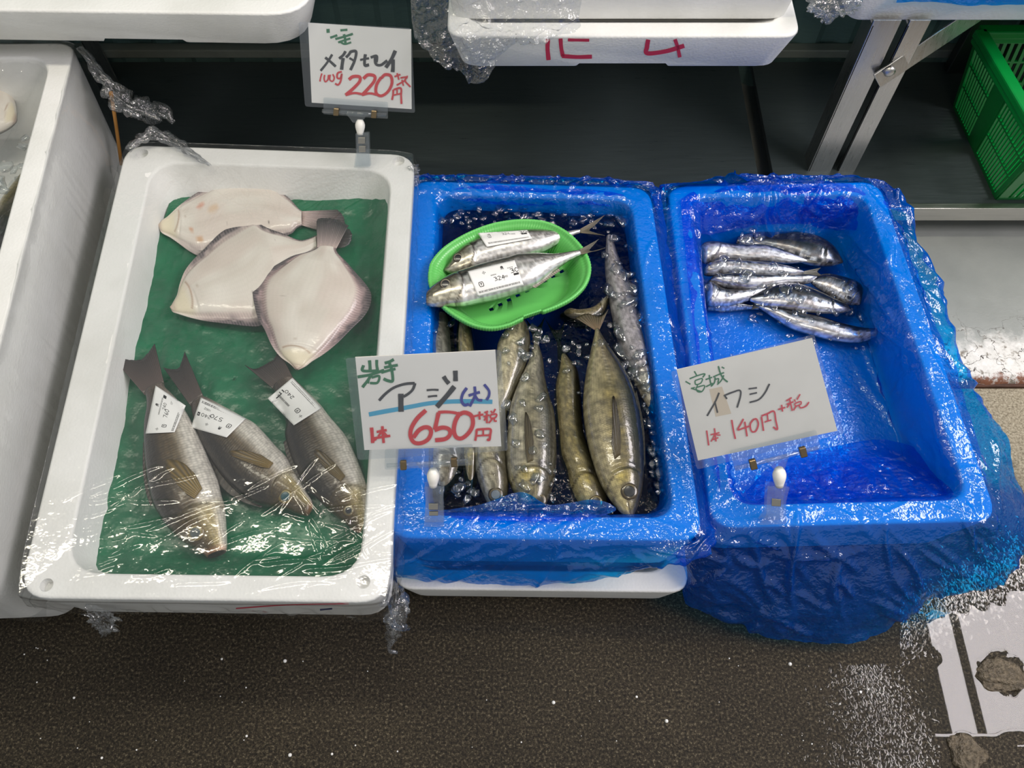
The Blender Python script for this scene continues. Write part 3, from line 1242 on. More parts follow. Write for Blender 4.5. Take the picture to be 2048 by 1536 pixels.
# print on the front of box 1 (blue brush letters, red rule)
bv = bvh_of(box1)
T = (0, 1100, 2.438)
PR = [(0, 6, [(1150, 285), (1400, 268), (1700, 262)]), (0, 5, [(1350, 340), (1560, 338), (1800, 336)]),
      (1, 12, [(1340, 312), (1380, 318), (1375, 330), (1335, 332)]), (1, 12, [(1440, 306), (1425, 318), (1460, 332)]), (1, 9, [(1500, 308), (1560, 322), (1600, 318)]),
      (2, 12, [(370, 320), (400, 312)]), (2, 12, [(490, 318), (570, 322)]), (1, 8, [(1560, 292), (1620, 286)])]
inked('box_print', T, PR, lambda x, y, l: cast(bv, x, y, .0006), [M['mark_red'], M['print_blue'], M['ink_black']], box1)


# ================================================================ BAGS AND FILM
def dense_ring(q, r, ne=60, nc=10):
    """rounded quad, dense along edges; returns points and perimeter parameter 0..4"""
    P, Sx = [], []
    m = len(q)
    cs = []
    for i in range(m):
        c, a, b = Vector(q[i]), Vector(q[i - 1]), Vector(q[(i + 1) % m])
        cs.append((c + (a - c).normalized() * r, c, c + (b - c).normalized() * r))
    for i in range(m):
        p0, c, p1 = cs[i]
        for k in range(nc):
            t = k / nc
            P.append(p0 * (1 - t) ** 2 + c * 2 * t * (1 - t) + p1 * t * t)
            Sx.append((i - .06 + .12 * t) % 4)
        n0 = cs[(i + 1) % m][0]
        for k in range(ne):
            t = k / ne
            P.append(p1 * (1 - t) + n0 * t)
            Sx.append(i + .06 + .88 * t)
    return np.array([p[:] for p in P]), np.array(Sx)


def interp_loop(keys, s):
    keys = sorted(keys, key=lambda k: k[0])
    ks = np.array([k[0] for k in keys])
    kv = np.array([tuple(k[1]) for k in keys], float)
    ks = np.concatenate([[ks[-1] - 4], ks, [ks[0] + 4]])
    kv = np.vstack([kv[-1:], kv, kv[:1]])
    return np.stack([np.interp(s, ks, kv[:, j]) for j in range(kv.shape[1])], 1)


def displace(G, amp, f, aniso=(1, 1, 1), seed=0, sign=1, octv=4):
    """push a grid of points along its normals by a crumple pattern; amp per point"""
    du = np.gradient(G, axis=0)
    dv = np.gradient(G, axis=1)
    n = np.cross(du, dv)
    n /= np.linalg.norm(n, axis=2, keepdims=True) + 1e-9
    x, y, z = [G[..., k] * f * aniso[k] for k in range(3)]
    h = 0
    a = 1.0
    tot = 0
    for k in range(octv):
        h = h + a * np.abs(2 * noise(x * 2 ** k + 5 * k, y * 2 ** k + 3 * k, z * 2 ** k, seed + k) - 1)
        tot += a
        a *= .55
    h = h / tot
    return G + n * (sign * amp * h)[..., None]


def px_of(P):
    x, y, z = P[..., 0], P[..., 1], P[..., 2] - H
    f = y * math.cos(TH) - z * math.sin(TH)
    return 1024 + F * x / f, 768 + F * (-y * math.sin(TH) - z * math.cos(TH)) / f


def ridges(X, Y, segs):
    """height field in metres: raised folds along picture segments (X,Y in pixels)"""
    Hh = np.zeros_like(X)
    for x0, y0, x1, y1, wd, hh in segs:
        dx, dy = x1 - x0, y1 - y0
        L = math.hypot(dx, dy)
        tx, ty = dx / L, dy / L
        al = ((X - x0) * tx + (Y - y0) * ty) / L
        ac = (X - x0) * -ty + (Y - y0) * tx
        ac = np.abs(ac + wd * .8 * np.sin(al * 5 + x0))
        fade = np.clip(np.minimum(al, 1 - al) * 4, 0, 1)
        Hh = np.maximum(Hh, hh * fade * np.clip(1 - ac / wd, 0, 1))
    return Hh


def bag(name, Q, zr, rims, floor_z, inner_taper, hem, seed, label, ne=150, f=26, extra=None, segs=(), sk_amp=.007):
    e = .0025
    Qi = inset(Q, [a + e for a in rims])
    Qf = inset(Qi, inner_taper)
    ro, ri = .032, .030
    Rout, s = dense_ring(inset(Q, -e), ro, ne, 16)
    Rtop_o, _ = dense_ring(inset(Q, .005), ro, ne, 16)
    Rtop_i, _ = dense_ring(inset(Qi, -.005), ri, ne, 16)
    Rin, _ = dense_ring(Qi, ri, ne, 16)
    Rf, _ = dense_ring(Qf, ri, ne, 16)
    n = len(s)
    rows, amps = [], []

    def row(xy, z, a):
        rows.append(np.column_stack([xy, np.full(n, z) if np.isscalar(z) else z]))
        amps.append(a)
    c = Rf.mean(0)
    n_floor, n_wall, n_rim, n_sk = 30, 26, 10, 44
    for t in np.linspace(.03, 1, n_floor, endpoint=False):
        row(c + (Rf - c) * t, floor_z + e, .0025)
    for t in np.linspace(0, 1, n_wall):
        row(Rf + (Rin - Rf) * t, floor_z + e + (zr - .006 - floor_z) * t, .0032 + .0065 * math.sin(t * math.pi))
    for t in np.linspace(0, 1, n_rim):
        row(Rtop_i + (Rtop_o - Rtop_i) * t, zr + e, .0028)
    hemp = interp_loop(hem, s)
    hemp[:, :2] += (hemp[:, :2] - c) * (.016 * (noise(hemp[:, 0] * 22, hemp[:, 1] * 22, 0, seed) - .5))[:, None]
    hemp[:, 2] += .004 * (noise(hemp[:, 0] * 30, hemp[:, 1] * 30, 0, seed + 3) - .5)
    start = np.column_stack([Rout, np.full(n, zr - .004)])
    out = Rout - c
    out /= np.linalg.norm(out, axis=1, keepdims=True)
    for t in np.linspace(0, 1, n_sk):
        p = start + (hemp - start) * t
        p[:, :2] += out * .010 * math.sin(t * math.pi)   # belly out a little on the way down
        rows.append(p)
        amps.append(.003 + sk_amp * min(1, t * 1.6))
    G = np.stack(rows)
    A = np.repeat(np.array(amps)[:, None], n, 1)
    if extra is not None:
        A = extra(A, s, n_floor, n_floor + n_wall)
    pad = lambda a: np.concatenate([a[:, -3:], a, a[:, :3]], 1)
    mid = n_floor + n_wall + n_rim // 2
    D = G
    for k, (ff, gain, ani, oc) in enumerate(((f * .42, 1.25, (1, 1, .5), 2), (f * 1.5, .55, (1, 1, .7), 3))):
        Dk = displace(pad(D), pad(A) * gain, ff, ani, seed + 17 * k, 1, oc)[:, 3:-3]
        if (Dk[mid, :, 2] - D[mid, :, 2]).mean() < 0:
            Dk = displace(pad(D), pad(A) * gain, ff, ani, seed + 17 * k, -1, oc)[:, 3:-3]
        D = Dk
    if len(segs):
        X, Y = px_of(D)
        hgt = pad(ridges(X, Y, segs))
        Pd = pad(D)
        du, dv = np.gradient(Pd, axis=0), np.gradient(Pd, axis=1)
        nr = np.cross(du, dv)
        nr /= np.linalg.norm(nr, axis=2, keepdims=True) + 1e-9
        sg = np.sign(nr[mid, :, 2].mean())
        D = (Pd + nr * sg * hgt[..., None])[:, 3:-3]
    D2 = D
    D2[:, :, 2] = np.maximum(D2[:, :, 2], .003 + .002 * noise(D2[:, :, 0] * 60, D2[:, :, 1] * 60))
    V = D2.reshape(-1, 3)
    Fc = grid_faces(len(rows), n, close_m=True)
    Fc.append(tuple(range(n)))
    o = mesh(name, V, Fc, M['blue'])
    tag(o, label, 'plastic bag')
    return o


def folds(seed, specs):
    """random fold lines: (count, x0, x1, y0, y1, angle, spread, len0, len1, w0, w1, h0, h1)"""
    rg_ = random.Random(seed)
    out = []
    for cnt, x0, x1, y0, y1, an, sp_, l0, l1, w0, w1, h0, h1 in specs:
        for _ in range(cnt):
            x, y = rg_.uniform(x0, x1), rg_.uniform(y0, y1)
            a = math.radians(rg_.gauss(an, sp_))
            L = rg_.uniform(l0, l1)
            out.append((x - L / 2 * math.cos(a), y - L / 2 * math.sin(a), x + L / 2 * math.cos(a), y + L / 2 * math.sin(a), rg_.uniform(w0, w1), rg_.uniform(h0, h1)))
    return out


yf2 = Q2[3].y - .004
hem2 = [(0.0, up(826, 352, Z2 + .006)), (.3, up(935, 346, Z2 + .012)), (.6, up(1100, 352, Z2 + .008)), (.85, up(1250, 358, Z2 + .012)), (1.0, up(1306, 368, Z2 + .0)),
        (1.3, up(1318, 520, .19)), (1.7, up(1360, 800, .17)), (1.93, up(1412, 1040, .17)), (2.0, on_y(1418, 1090, yf2 - .004)), (2.12, on_y(1345, 1112, yf2 - .008)),
        (2.3, on_y(1210, 1146, yf2 - .008)), (2.55, on_y(1055, 1167, yf2 - .008)), (2.8, on_y(905, 1160, yf2 - .006)), (2.96, on_y(800, 1148, yf2 - .004)), (3.03, on_y(783, 1120, yf2 + .02)),
        (3.3, up(772, 900, .16)), (3.7, up(792, 600, .17)), (3.95, up(815, 380, .20))]
SEG2 = folds(5, [(26, 840, 1290, 352, 400, 30, 50, 30, 120, 4, 9, .002, .005), (22, 780, 850, 420, 1050, 100, 16, 50, 200, 4, 8, .001, .0035), (22, 1290, 1400, 420, 1050, 76, 16, 50, 200, 4, 8, .001, .004),
                 (34, 790, 1400, 1030, 1090, -14, 34, 40, 150, 4, 8, .001, .0035), (30, 800, 1400, 1085, 1165, -10, 22, 60, 220, 5, 10, .002, .006)])
bag2 = bag('blue_bag', Q2, Z2, [.026, .032, .030, .040], Z2 - .113, [.020, .008, .020, .011], hem2, 11, 'blue plastic bag lining the middle box of horse mackerel and ice', segs=SEG2)
hem3 = [(0.0, up(1318, 372, Z3 + .01)), (.2, up(1395, 350, Z3 + .03)), (.33, up(1470, 325, Z3 + .035)), (.55, up(1590, 348, Z3 + .012)), (.7, up(1660, 345, Z3 + .014)), (.85, up(1715, 343, Z3 + .02)), (1.0, up(1775, 372, Z3 + .0)),
        (1.15, up(1800, 440, .20)), (1.45, up(1880, 640, .19)), (1.6, up(1925, 750, .18)), (1.8, up(1998, 905, .17)), (1.93, up(2042, 1000, .15)), (2.0, up(2050, 1085, .12)), (2.08, up(2006, 1150, .09)), (2.2, up(1850, 1192, .07)),
        (2.35, up(1765, 1255, .03)), (2.55, up(1640, 1276, .022)), (2.75, up(1520, 1258, .025)), (2.9, up(1430, 1225, .035)), (3.0, up(1384, 1198, .045)), (3.08, up(1372, 1130, .07)),
        (3.3, up(1385, 950, .15)), (3.6, up(1350, 700, .18)), (3.9, up(1322, 420, .20))]


def amp3(A, s, r0, r1):
    # the right-hand and back lining hang loose: big folds
    k = np.clip(1 - np.abs(s - 1.5) / .6, 0, 1)
    b = np.clip(1 - np.abs(s - .5) / .5, 0, 1)
    B = A.copy()
    B[r0:r1] *= 1 + 1.3 * k[None, :] + 1.4 * b[None, :]
    return B


bag3 = bag('blue_bag', Q3, Z3, [.024, .030, .030, .030], Z3 - .103, [.024, .007, .022, .011], hem3, 31, 'blue plastic bag lining the right-hand box of sardines, hanging down to the floor', f=20, extra=amp3, sk_amp=.014,
           segs=folds(7, [(26, 1400, 1720, 365, 460, 70, 40, 40, 130, 5, 11, .003, .009), (30, 1740, 2000, 430, 980, 62, 14, 90, 330, 6, 14, .003, .010), (16, 1330, 1440, 400, 1000, 80, 20, 50, 160, 4, 8, .001, .003),
                          (34, 1450, 1960, 930, 1070, 10, 28, 50, 200, 4, 9, .0015, .005), (44, 1390, 2010, 1060, 1250, 32, 34, 70, 240, 6, 13, .003, .010), (14, 1920, 2045, 900, 1140, 60, 20, 50, 150, 5, 10, .003, .008)]))


def loose_fold(parent, edge, seed, amp=.010, f=26):
    """a slack second layer of the bag: crumpled patch between traced rim points (px, py, z)"""
    E_ = spline(np.array([tuple(up(*p)) for p in edge + edge[:1]]), 161)[:-1]
    c = E_.mean(0)
    rows = [c + (E_ - c) * t for t in np.linspace(.02, 1, 50)]
    G = np.array(rows)
    x, y, z = G[..., 0] * f, G[..., 1] * f, G[..., 2] * f
    h = np.abs(2 * noise(x, y, z, seed) - 1) + .5 * np.abs(2 * noise(x * 2.3, y * 2.3, z * 2, seed + 1) - 1) + .2 * np.abs(2 * noise(x * 6, y * 6, z * 6, seed + 2) - 1)
    G = G + np.array([0, -.25, .97]) * (amp * h)[..., None]
    return mesh('loose_fold', G.reshape(-1, 3), grid_faces(50, 160, close_m=True), M['blue'], parent)


loose_fold(bag3, [(1490, 985, .150), (1545, 930, .138), (1640, 900, .133), (1760, 880, .135), (1850, 905, .145), (1925, 960, .175), (1945, 1000, .20), (1800, 1012, .19), (1640, 1015, .185), (1510, 1010, .175)], 3)
loose_fold(bag3, [(1550, 985, .16), (1640, 940, .15), (1760, 915, .15), (1860, 950, .165), (1900, 1000, .20), (1720, 1012, .195)], 13, .014)
loose_fold(bag3, [(1470, 395, .205), (1560, 380, .215), (1680, 385, .215), (1735, 420, .20), (1715, 465, .165), (1620, 455, .155), (1540, 440, .165)], 5, .012)
loose_fold(bag3, [(1570, 385, .218), (1650, 382, .218), (1690, 420, .19), (1630, 448, .17), (1575, 425, .18)], 15, .016)
loose_fold(bag3, [(1735, 400, .215), (1775, 420, .21), (1850, 600, .20), (1925, 800, .195), (1960, 950, .195), (1900, 930, .16), (1820, 760, .15), (1765, 600, .15), (1725, 470, .165)], 7, .012)
loose_fold(bag3, [(1388, 405, .205), (1470, 372, .222), (1590, 366, .224), (1700, 374, .222), (1732, 418, .20), (1650, 446, .17), (1520, 452, .165), (1405, 470, .17)], 25, .014)
loose_fold(bag3, [(1360, 400, .224), (1396, 395, .215), (1404, 560, .20), (1424, 760, .19), (1450, 960, .19), (1440, 980, .218), (1405, 800, .222), (1375, 560, .222)], 27, .006)
loose_fold(bag2, [(870, 392, .225), (960, 372, .236), (1090, 380, .236), (1220, 385, .234), (1262, 412, .222), (1130, 412, .218), (980, 410, .218)], 9, .008, 34)
loose_fold(bag2, [(850, 1025, .222), (960, 1010, .228), (1040, 985, .236), (1100, 1010, .232), (1190, 1000, .236), (1230, 1022, .230), (1140, 1042, .236), (950, 1040, .236)], 19, .008, 34)


def film_over(name, Q, zr, nx, ny, segs, sag, hem, label, seed, base_amp=.0012, f=30, mat='clear', skw=.006):
    """cling film stretched over a box: a taut sheet plus a ragged skirt"""
    q = [np.array(p) for p in inset(Q, -.0035)]
    a, b = np.meshgrid(np.linspace(0, 1, nx), np.linspace(0, 1, ny), indexing='ij')
    kk = 1 - .030 * (2 * np.abs(a - .5)) ** 10 * (2 * np.abs(b - .5)) ** 10
    a, b = .5 + (a - .5) * kk, .5 + (b - .5) * (1 - (1 - kk) * .62)
    P2 = (q[0] * (1 - a[..., None]) + q[1] * a[..., None]) * (1 - b[..., None]) + (q[3] * (1 - a[..., None]) + q[2] * a[..., None]) * b[..., None]
    ed = np.minimum(np.minimum(a, 1 - a) * 9, np.minimum(b, 1 - b) * 12)
    ed = np.clip(ed, 0, 1)
    z = zr + .0035 - sag * ed ** .7
    G = np.dstack([P2, z])
    X, Y = px_of(G)
    hgt = ridges(X, Y, segs)
    cz = 0
    aa = 1.0
    for k in range(3):
        cz = cz + aa * np.abs(2 * noise(G[..., 0] * f * 2 ** k, G[..., 1] * f * .6 * 2 ** k, 0, seed + k) - 1)
        aa *= .5
    G[..., 2] += hgt * (.4 + .6 * ed) + base_amp * cz * (.3 + .7 * ed)
    V = [tuple(p) for p in G.reshape(-1, 3)]
    Fc = grid_faces(nx, ny)
    # skirt
    ring_i = [(i, 0) for i in range(nx)] + [(nx - 1, j) for j in range(1, ny)] + [(i, ny - 1) for i in range(nx - 2, -1, -1)] + [(0, j) for j in range(ny - 2, 0, -1)]
    c = P2.mean((0, 1))
    per = np.array([G[i, j] for i, j in ring_i])
    sp = []
    for k in range(len(ring_i)):
        i, j = ring_i[k]
        sp.append(i / (nx - 1) if j == 0 and k < nx else (1 + j / (ny - 1) if i == nx - 1 and k < nx + ny else (3 - i / (nx - 1) if j == ny - 1 else 4 - j / (ny - 1))))
    sp = np.array(sp)
    drop = interp_loop([(k, (v, 0)) for k, v in hem], sp)[:, 0]
    drop = drop * (.75 + .5 * noise(per[:, 0] * 45, per[:, 1] * 45, 0, seed + 9))
    base = len(V)
    rws = 12
    m = len(per)
    o_ = per[:, :2] - c
    o_ /= np.linalg.norm(o_, axis=1, keepdims=True)
    # push along the nearest edge normal
    nrm = np.where((sp < 1)[:, None], [0, 1.], np.where((sp < 2)[:, None], [1., 0], np.where((sp < 3)[:, None], [0, -1.], [-1., 0])))
    for r in range(1, rws + 1):
        t = r / rws
        p = per.copy()
        wob = np.abs(2 * noise(per[:, 0] * 60, per[:, 1] * 60, t * 2.2, seed + 4) - 1)
        p[:, :2] += nrm * (.0015 + skw * wob[:, None] * min(1, t * 2))
        p[:, 2] = per[:, 2] * (1 - min(1, t * 4)) + (zr + .001) * min(1, t * 4) - drop * t
        V += [tuple(v) for v in p]
    ids = [i * ny + j for i, j in ring_i]
    for r in range(rws):
        for k in range(m):
            k2 = (k + 1) % m
            A0 = ids if r == 0 else [base + (r - 1) * m + q_ for q_ in range(m)]
            Fc.append((A0[k], A0[k2], base + r * m + k2, base + r * m + k))
    o = mesh(name, V, Fc, M[mat])
    tag(o, label, 'cling film')
    return o


rng = random.Random(21)
segs = []
for _ in range(46):    # streaks fanning over the front of the box
    x0, y0 = rng.uniform(110, 700), rng.uniform(985, 1185)
    an = math.radians(rng.gauss(-20, 11))
    L = rng.uniform(50, 230)
    segs.append((x0, y0, x0 + L * math.cos(an), y0 + L * math.sin(an), rng.uniform(2.5, 5.5), rng.uniform(.0009, .0028)))
for _ in range(16):    # from the right front corner upward
    x0, y0 = rng.uniform(640, 770), rng.uniform(1000, 1150)
    an = math.radians(rng.gauss(-118, 22))
    L = rng.uniform(60, 220)
    segs.append((x0, y0, x0 + L * math.cos(an), y0 + L * math.sin(an), rng.uniform(2.5, 5), rng.uniform(.0008, .0022)))
for _ in range(16):    # long fine pulls down the right half
    x0, y0 = rng.uniform(520, 780), rng.uniform(360, 800)
    an = math.radians(rng.gauss(106, 6))
    L = rng.uniform(120, 330)
    segs.append((x0, y0, x0 + L * math.cos(an), y0 + L * math.sin(an), rng.uniform(4, 7), rng.uniform(.0003, .0007)))
for _ in range(22):    # back right pulls towards the sign clip
    x0, y0 = rng.uniform(560, 720), rng.uniform(360, 470)
    an = math.atan2(335 - y0, 745 - x0) + rng.gauss(0, .15)
    L = rng.uniform(50, 170)
    segs.append((x0, y0, x0 + L * math.cos(an), y0 + L * math.sin(an), rng.uniform(2.5, 5), rng.uniform(.0008, .0022)))
for _ in range(18):
    x0, y0 = rng.uniform(330, 520), rng.uniform(310, 400)
    an = math.radians(rng.uniform(20, 150))
    L = rng.uniform(40, 120)
    segs.append((x0, y0, x0 + L * math.cos(an), y0 + L * math.sin(an), rng.uniform(2.5, 5), rng.uniform(.0008, .002)))
film1 = film_over('cling_film', Q1, Z1, 330, 420, segs, .004,
                  [(0, .02), (.5, .02), (1, .03), (1.5, .05), (2, .07), (2.2, .05), (2.5, .035), (2.8, .04), (3, .05), (3.5, .04)], 'clear cling film stretched over the flatfish box, wrinkled along its front', 3)
segs = []
for _ in range(110):
    x0, y0 = rng.uniform(-120, 130), rng.uniform(90, 900)
    an = math.radians(rng.gauss(-52, 14))
    L = rng.uniform(60, 240)
    segs.append((x0, y0, x0 + L * math.cos(an), y0 + L * math.sin(an), rng.uniform(3, 7), rng.uniform(.001, .004)))
filmL = film_over('cling_film', QL, ZL, 170, 330, segs, .022,
                  [(0, .06), (.6, .06), (1, .16), (1.5, .21), (2, .20), (2.5, .12), (3, .08)], 'clear cling film over the tall box at the left edge, hanging down its side', 8, .004, 24, skw=.0025)


def twist(name, pts, radii, parent, seed, amp=.5, k=26, n=46):
    P = spline([tuple(p) for p in pts], n)
    R = np.interp(np.linspace(0, 1, n), np.linspace(0, 1, len(radii)), radii)
    rows = []
    for i in range(n):
        d = P[min(i + 1, n - 1)] - P[max(i - 1, 0)]
        d /= np.linalg.norm(d) + 1e-9
        a = np.cross(d, (.3, .5, .8))
        a /= np.linalg.norm(a)
        b = np.cross(d, a)
        t = np.linspace(0, 2 * math.pi, k, endpoint=False)
        rr = R[i] * (1 - amp + amp * 2 * np.abs(2 * noise(np.cos(t) * 2.2 + i * .09, np.sin(t) * 2.2, i * .22, seed) - 1))
        rows.append(P[i] + (a[None] * np.cos(t)[:, None] + b[None] * np.sin(t)[:, None] * .55) * rr[:, None])
    G = np.array(rows)
    return mesh(name, G.reshape(-1, 3), grid_faces(n, k, close_m=True), M['crumple'], parent)


twist('twisted_end', [up(785, 1188, .255), up(800, 1212, .24), up(797, 1245, .22), up(783, 1275, .19), up(778, 1300, .17), up(795, 1306, .16)], [.026, .020, .013, .011, .005, .002], film1, 5)
twist('twisted_end', [up(200, 1235, .235), up(215, 1255, .20), up(208, 1272, .18)], [.022, .012, .003], film1, 6)
twist('twisted_end', [up(826, 330, .27), up(832, 352, .26), up(828, 372, .25)], [.010, .008, .004], film1, 16)
twist('bunched_end', [up(160, 95, ZL), up(215, 165, .33), up(262, 215, .30), up(320, 222, .27), up(348, 245, .25)], [.006, .012, .026, .030, .006], filmL, 7, .6)
twist('bunched_end', [up(255, 300, .29), up(300, 268, .285), up(350, 285, .278), up(420, 330, .276)], [.006, .014, .010, .004], film1, 9, .6)
# elastic band round the left box
mb = MB()
pb = [up(222, 185, .33), up(232, 250, .25), up(243, 330, .20)]
mb.tube(pb, .0028, 8)
tag(mb.build('elastic_band', M['band'], smooth=True), 'brown elastic band stretched at the corner of the left box', 'elastic band')


def sheet_between(name, L, R, n, m, y, mat, amp, f, seed, parent=None):
    A, B = spline([tuple(on_y(*p, y)) for p in L], n), spline([tuple(on_y(*p, y)) for p in R], n)
    t = np.linspace(0, 1, m)[None, :, None]
    G = A[:, None] * (1 - t) + B[:, None] * t
    D = displace(G, np.full((n, m), amp), f, seed=seed)
    if D[..., 1].mean() > G[..., 1].mean():
        D = displace(G, np.full((n, m), amp), f, seed=seed, sign=-1)
    return mesh(name, D.reshape(-1, 3), grid_faces(n, m), M[mat], parent)


o = sheet_between('plastic_wrap', [(822, -40), (828, 60), (868, 104), (925, 140), (938, 160)], [(1168, -40), (1158, 22), (1150, 54), (1030, 84), (968, 150)], 120, 170, Yt - .004, 'crumple', .034, 34, 40)
tag(o, 'clear plastic wrap hanging off the left end of the middle stack on the table', 'plastic wrap')
P, Fc = lump(on_y(1668, 6, .955), (.028, .012, .024), 77, sub=5)
c = P.mean(0)
r = P - c
P = c + r * (.72 + .5 * np.abs(2 * noise(P[:, 0] * 90, P[:, 1] * 90, P[:, 2] * 90, 3) - 1) + .3 * np.abs(2 * noise(P[:, 0] * 220, P[:, 1] * 220, P[:, 2] * 220, 4) - 1))[:, None]
tag(mesh('plastic_bag', P, Fc, M['crumple']), 'scrunched clear plastic bag hanging between the two upper boxes', 'plastic bag')
mb = MB()
a, b = xz(1790, 3, Yr - .004), xz(2080, 12, Yr - .004)
xs = np.linspace(a[0], a[0] + .42, 60)
V = []
for x in xs:
    lo = a[1] + (b[1] - a[1]) * (x - a[0]) / (b[0] - a[0]) + .003 * noise(x * 60, 2)
    for t in np.linspace(0, 1, 10):
        V.append((x, Yr - .004 - .006 * abs(2 * noise(x * 30, t * 3) - 1), lo + .06 * t))
o = mesh('blue_bag', V, grid_faces(60, 10), M['blue'])
tag(o, 'blue plastic bag spilling over the front of the upper right box', 'plastic bag')

# ================================================================ GREEN PAPER
FZ = Z1 - .057
poly = [(352, 372), (385, 362), (440, 352), (520, 358), (600, 392), (680, 384), (752, 390), (778, 362), (784, 470), (770, 640), (758, 800), (746, 960), (736, 1095), (700, 1158), (480, 1163), (250, 1162), (122, 1160), (108, 1130), (128, 1050), (170, 930), (215, 790), (245, 690), (262, 652), (290, 622), (300, 560), (318, 470)]
zs = [FZ + 0.0074, FZ + 0.0025, FZ + 0.0012, FZ + 0.0025, FZ + 0.0062, FZ + 0.0074, FZ + 0.0124, FZ + 0.0341, FZ + 0.0310, FZ + 0.0310, FZ + 0.0341, FZ + 0.0384, FZ + 0.0422, FZ + 0.0446, FZ + 0.0446, FZ + 0.0446, FZ + 0.0434, FZ + 0.0409, FZ + 0.0279, FZ + 0.0186, FZ + 0.0186, FZ + 0.0186, FZ + 0.0087, FZ + 0.0037, FZ + 0.0025, FZ + 0.0074]
B3 = np.array([tuple(up(x, y, z)) for (x, y), z in zip(poly, zs)])
n = 240
Bd = []
Lp = np.linalg.norm(np.diff(np.vstack([B3, B3[:1]]), axis=0), axis=1)
cum = np.concatenate([[0], np.cumsum(Lp)])
ss = np.linspace(0, cum[-1], n, endpoint=False)
BB = np.vstack([B3, B3[:1]])
Bd = np.stack([np.interp(ss, cum, BB[:, k]) for k in range(3)], 1)
c = np.array([*up(470, 760, FZ + .003)])
rows = []
for t in np.linspace(0, 1, 60):
    p = c[None] + (Bd - c[None]) * t
    hz = FZ + .003 + (Bd[:, 2] - FZ - .003) * max(0, (t - .84) / .16) ** 1.2
    p[:, 2] = hz
    w_ = .0035 * np.abs(2 * noise(p[:, 0] * 26, p[:, 1] * 26, 0, 3) - 1) + .002 * np.abs(2 * noise(p[:, 0] * 70, p[:, 1] * 70, 0, 4) - 1)
    p[:, 2] += w_
    rows.append(p)
G = np.array(rows)
paper = mesh('green_paper', G.reshape(-1, 3), grid_faces(60, n, close_m=True) + [tuple(range(n))], M['parch'])
md = paper.modifiers.new('thick', 'SOLIDIFY')
md.thickness = .0006
tag(paper, 'wet green wrapping paper lining the flatfish box', 'paper')


# ================================================================ FISH
def mixc(a, b, t):
    t = np.clip(t, 0, 1)[..., None]
    return np.asarray(a, float) * (1 - t) + np.asarray(b, float) * t


def sstep(a, b, x):
    t = np.clip((x - a) / (b - a), 0, 1)
    return t * t * (3 - 2 * t)


def fish(name, label, cat, group, T, dors, vent, z0, thick, colf, mat, kind, n=120, m=44, tilt=0.0, gill=None, zfun=None, mouth=None):
    """body lofted between a back outline and a belly outline (traced), resting at z0"""
    D2 = spline([zt(T, *p) for p in dors], n)
    V2 = spline([zt(T, *p) for p in vent], n)
    zc = z0 + (thick * .5 if kind != 'flat' else thick * .4)
    zz = np.full(n, zc) if zfun is None else zc + np.array([zfun(t) for t in np.linspace(0, 1, n)])
    A = np.array([tuple(up(*p, z)) for p, z in zip(D2, zz)])
    B = np.array([tuple(up(*p, z)) for p, z in zip(V2, zz)])
    C = (A + B) / 2
    hw = (A - B) / 2
    wl = np.linalg.norm(hw, axis=1)
    wmax = wl.max()
    u = np.linspace(0, 1, n)
    if kind == 'flat':
        ph = np.linspace(0, 2 * math.pi, m, endpoint=False)
        cs = np.cos(ph)
        inner = np.sqrt(np.clip(1 - (cs / .80) ** 2, 0, 1))
        edge = .0011
        up_ = np.where(np.sin(ph) >= 0, 1, -1)
        h = np.outer(np.clip(wl / wmax * 1.6, .15, 1) ** .8, inner) * thick * .5 + edge
        Z = h * up_[None, :] * np.where(np.abs(np.sin(ph)) < 1e-6, 0, 1)[None, :]
        Z[:, np.sin(ph) < 0] *= .5
    else:
        ph = np.linspace(0, 2 * math.pi, m, endpoint=False)
        cs = np.cos(ph)
        sn = np.sin(ph)
        sn2 = np.sign(sn) * np.abs(sn) ** .9
        th = thick * .5 * (wl / wmax) ** .85
        Z = np.outer(th, sn2)
    if gill is not None:
        ug = gill
        uu = u[:, None]
        vv = cs[None, :]
        arc = ug - .045 * (vv + .1) ** 2 * 1.2
        top = (np.sin(ph) > 0)[None, :]
        bulge = 1 + top * (.07 * sstep(.05, 0, uu - arc) * (uu > .04) - .10 * np.exp(-((uu - arc - .012) / .010) ** 2) * (np.abs(vv) < .8))
        Z = Z * bulge
    Pm = C[:, None] + hw[:, None] * cs[None, :, None]
    Pm = Pm + np.array([0, 0, 1.])[None, None] * Z[..., None]
    if tilt:
        Pm[..., 2] += tilt * np.abs(cs)[None, :] * 0
    uu, vv = np.meshgrid(u, cs, indexing='ij')
    side = np.sin(ph)[None, :] * np.ones_like(uu)
    c = colf(uu, vv, side)
    # texture space: along the body, and round the girth
    uvx = uu
    uvy = np.broadcast_to((np.arange(m) / m)[None, :], uu.shape)
    Fc = grid_faces(n, m, close_m=True)
    V = list(Pm.reshape(-1, 3))
    uv = list(np.stack([uvx, uvy], -1).reshape(-1, 2))
    cl = list(lin(np.clip(c.reshape(-1, 3), 0, 255)))
    for r, rev in ((0, False), (n - 1, True)):
        V.append(Pm[r].mean(0))
        uv.append((u[r], .25))
        cl.append(cl[r * m])
        if r == 0 and mouth:
            V[-1] = np.array(tuple(up(*zt(T, *mouth), zc + .004)))
            cl[-1] = lin((26, 14, 12))
        k = len(V) - 1
        for j in range(m):
            f = (r * m + j, k, r * m + (j + 1) % m)
            Fc.append(f if not rev else f[::-1])
    o = mesh(name, V, Fc, M[mat], col=np.array(cl), uv=np.array(uv))
    fixn(o)
    tag(o, label, cat, group)
    o_bv = bvh_of(o)
    return o, o_bv, T, zc


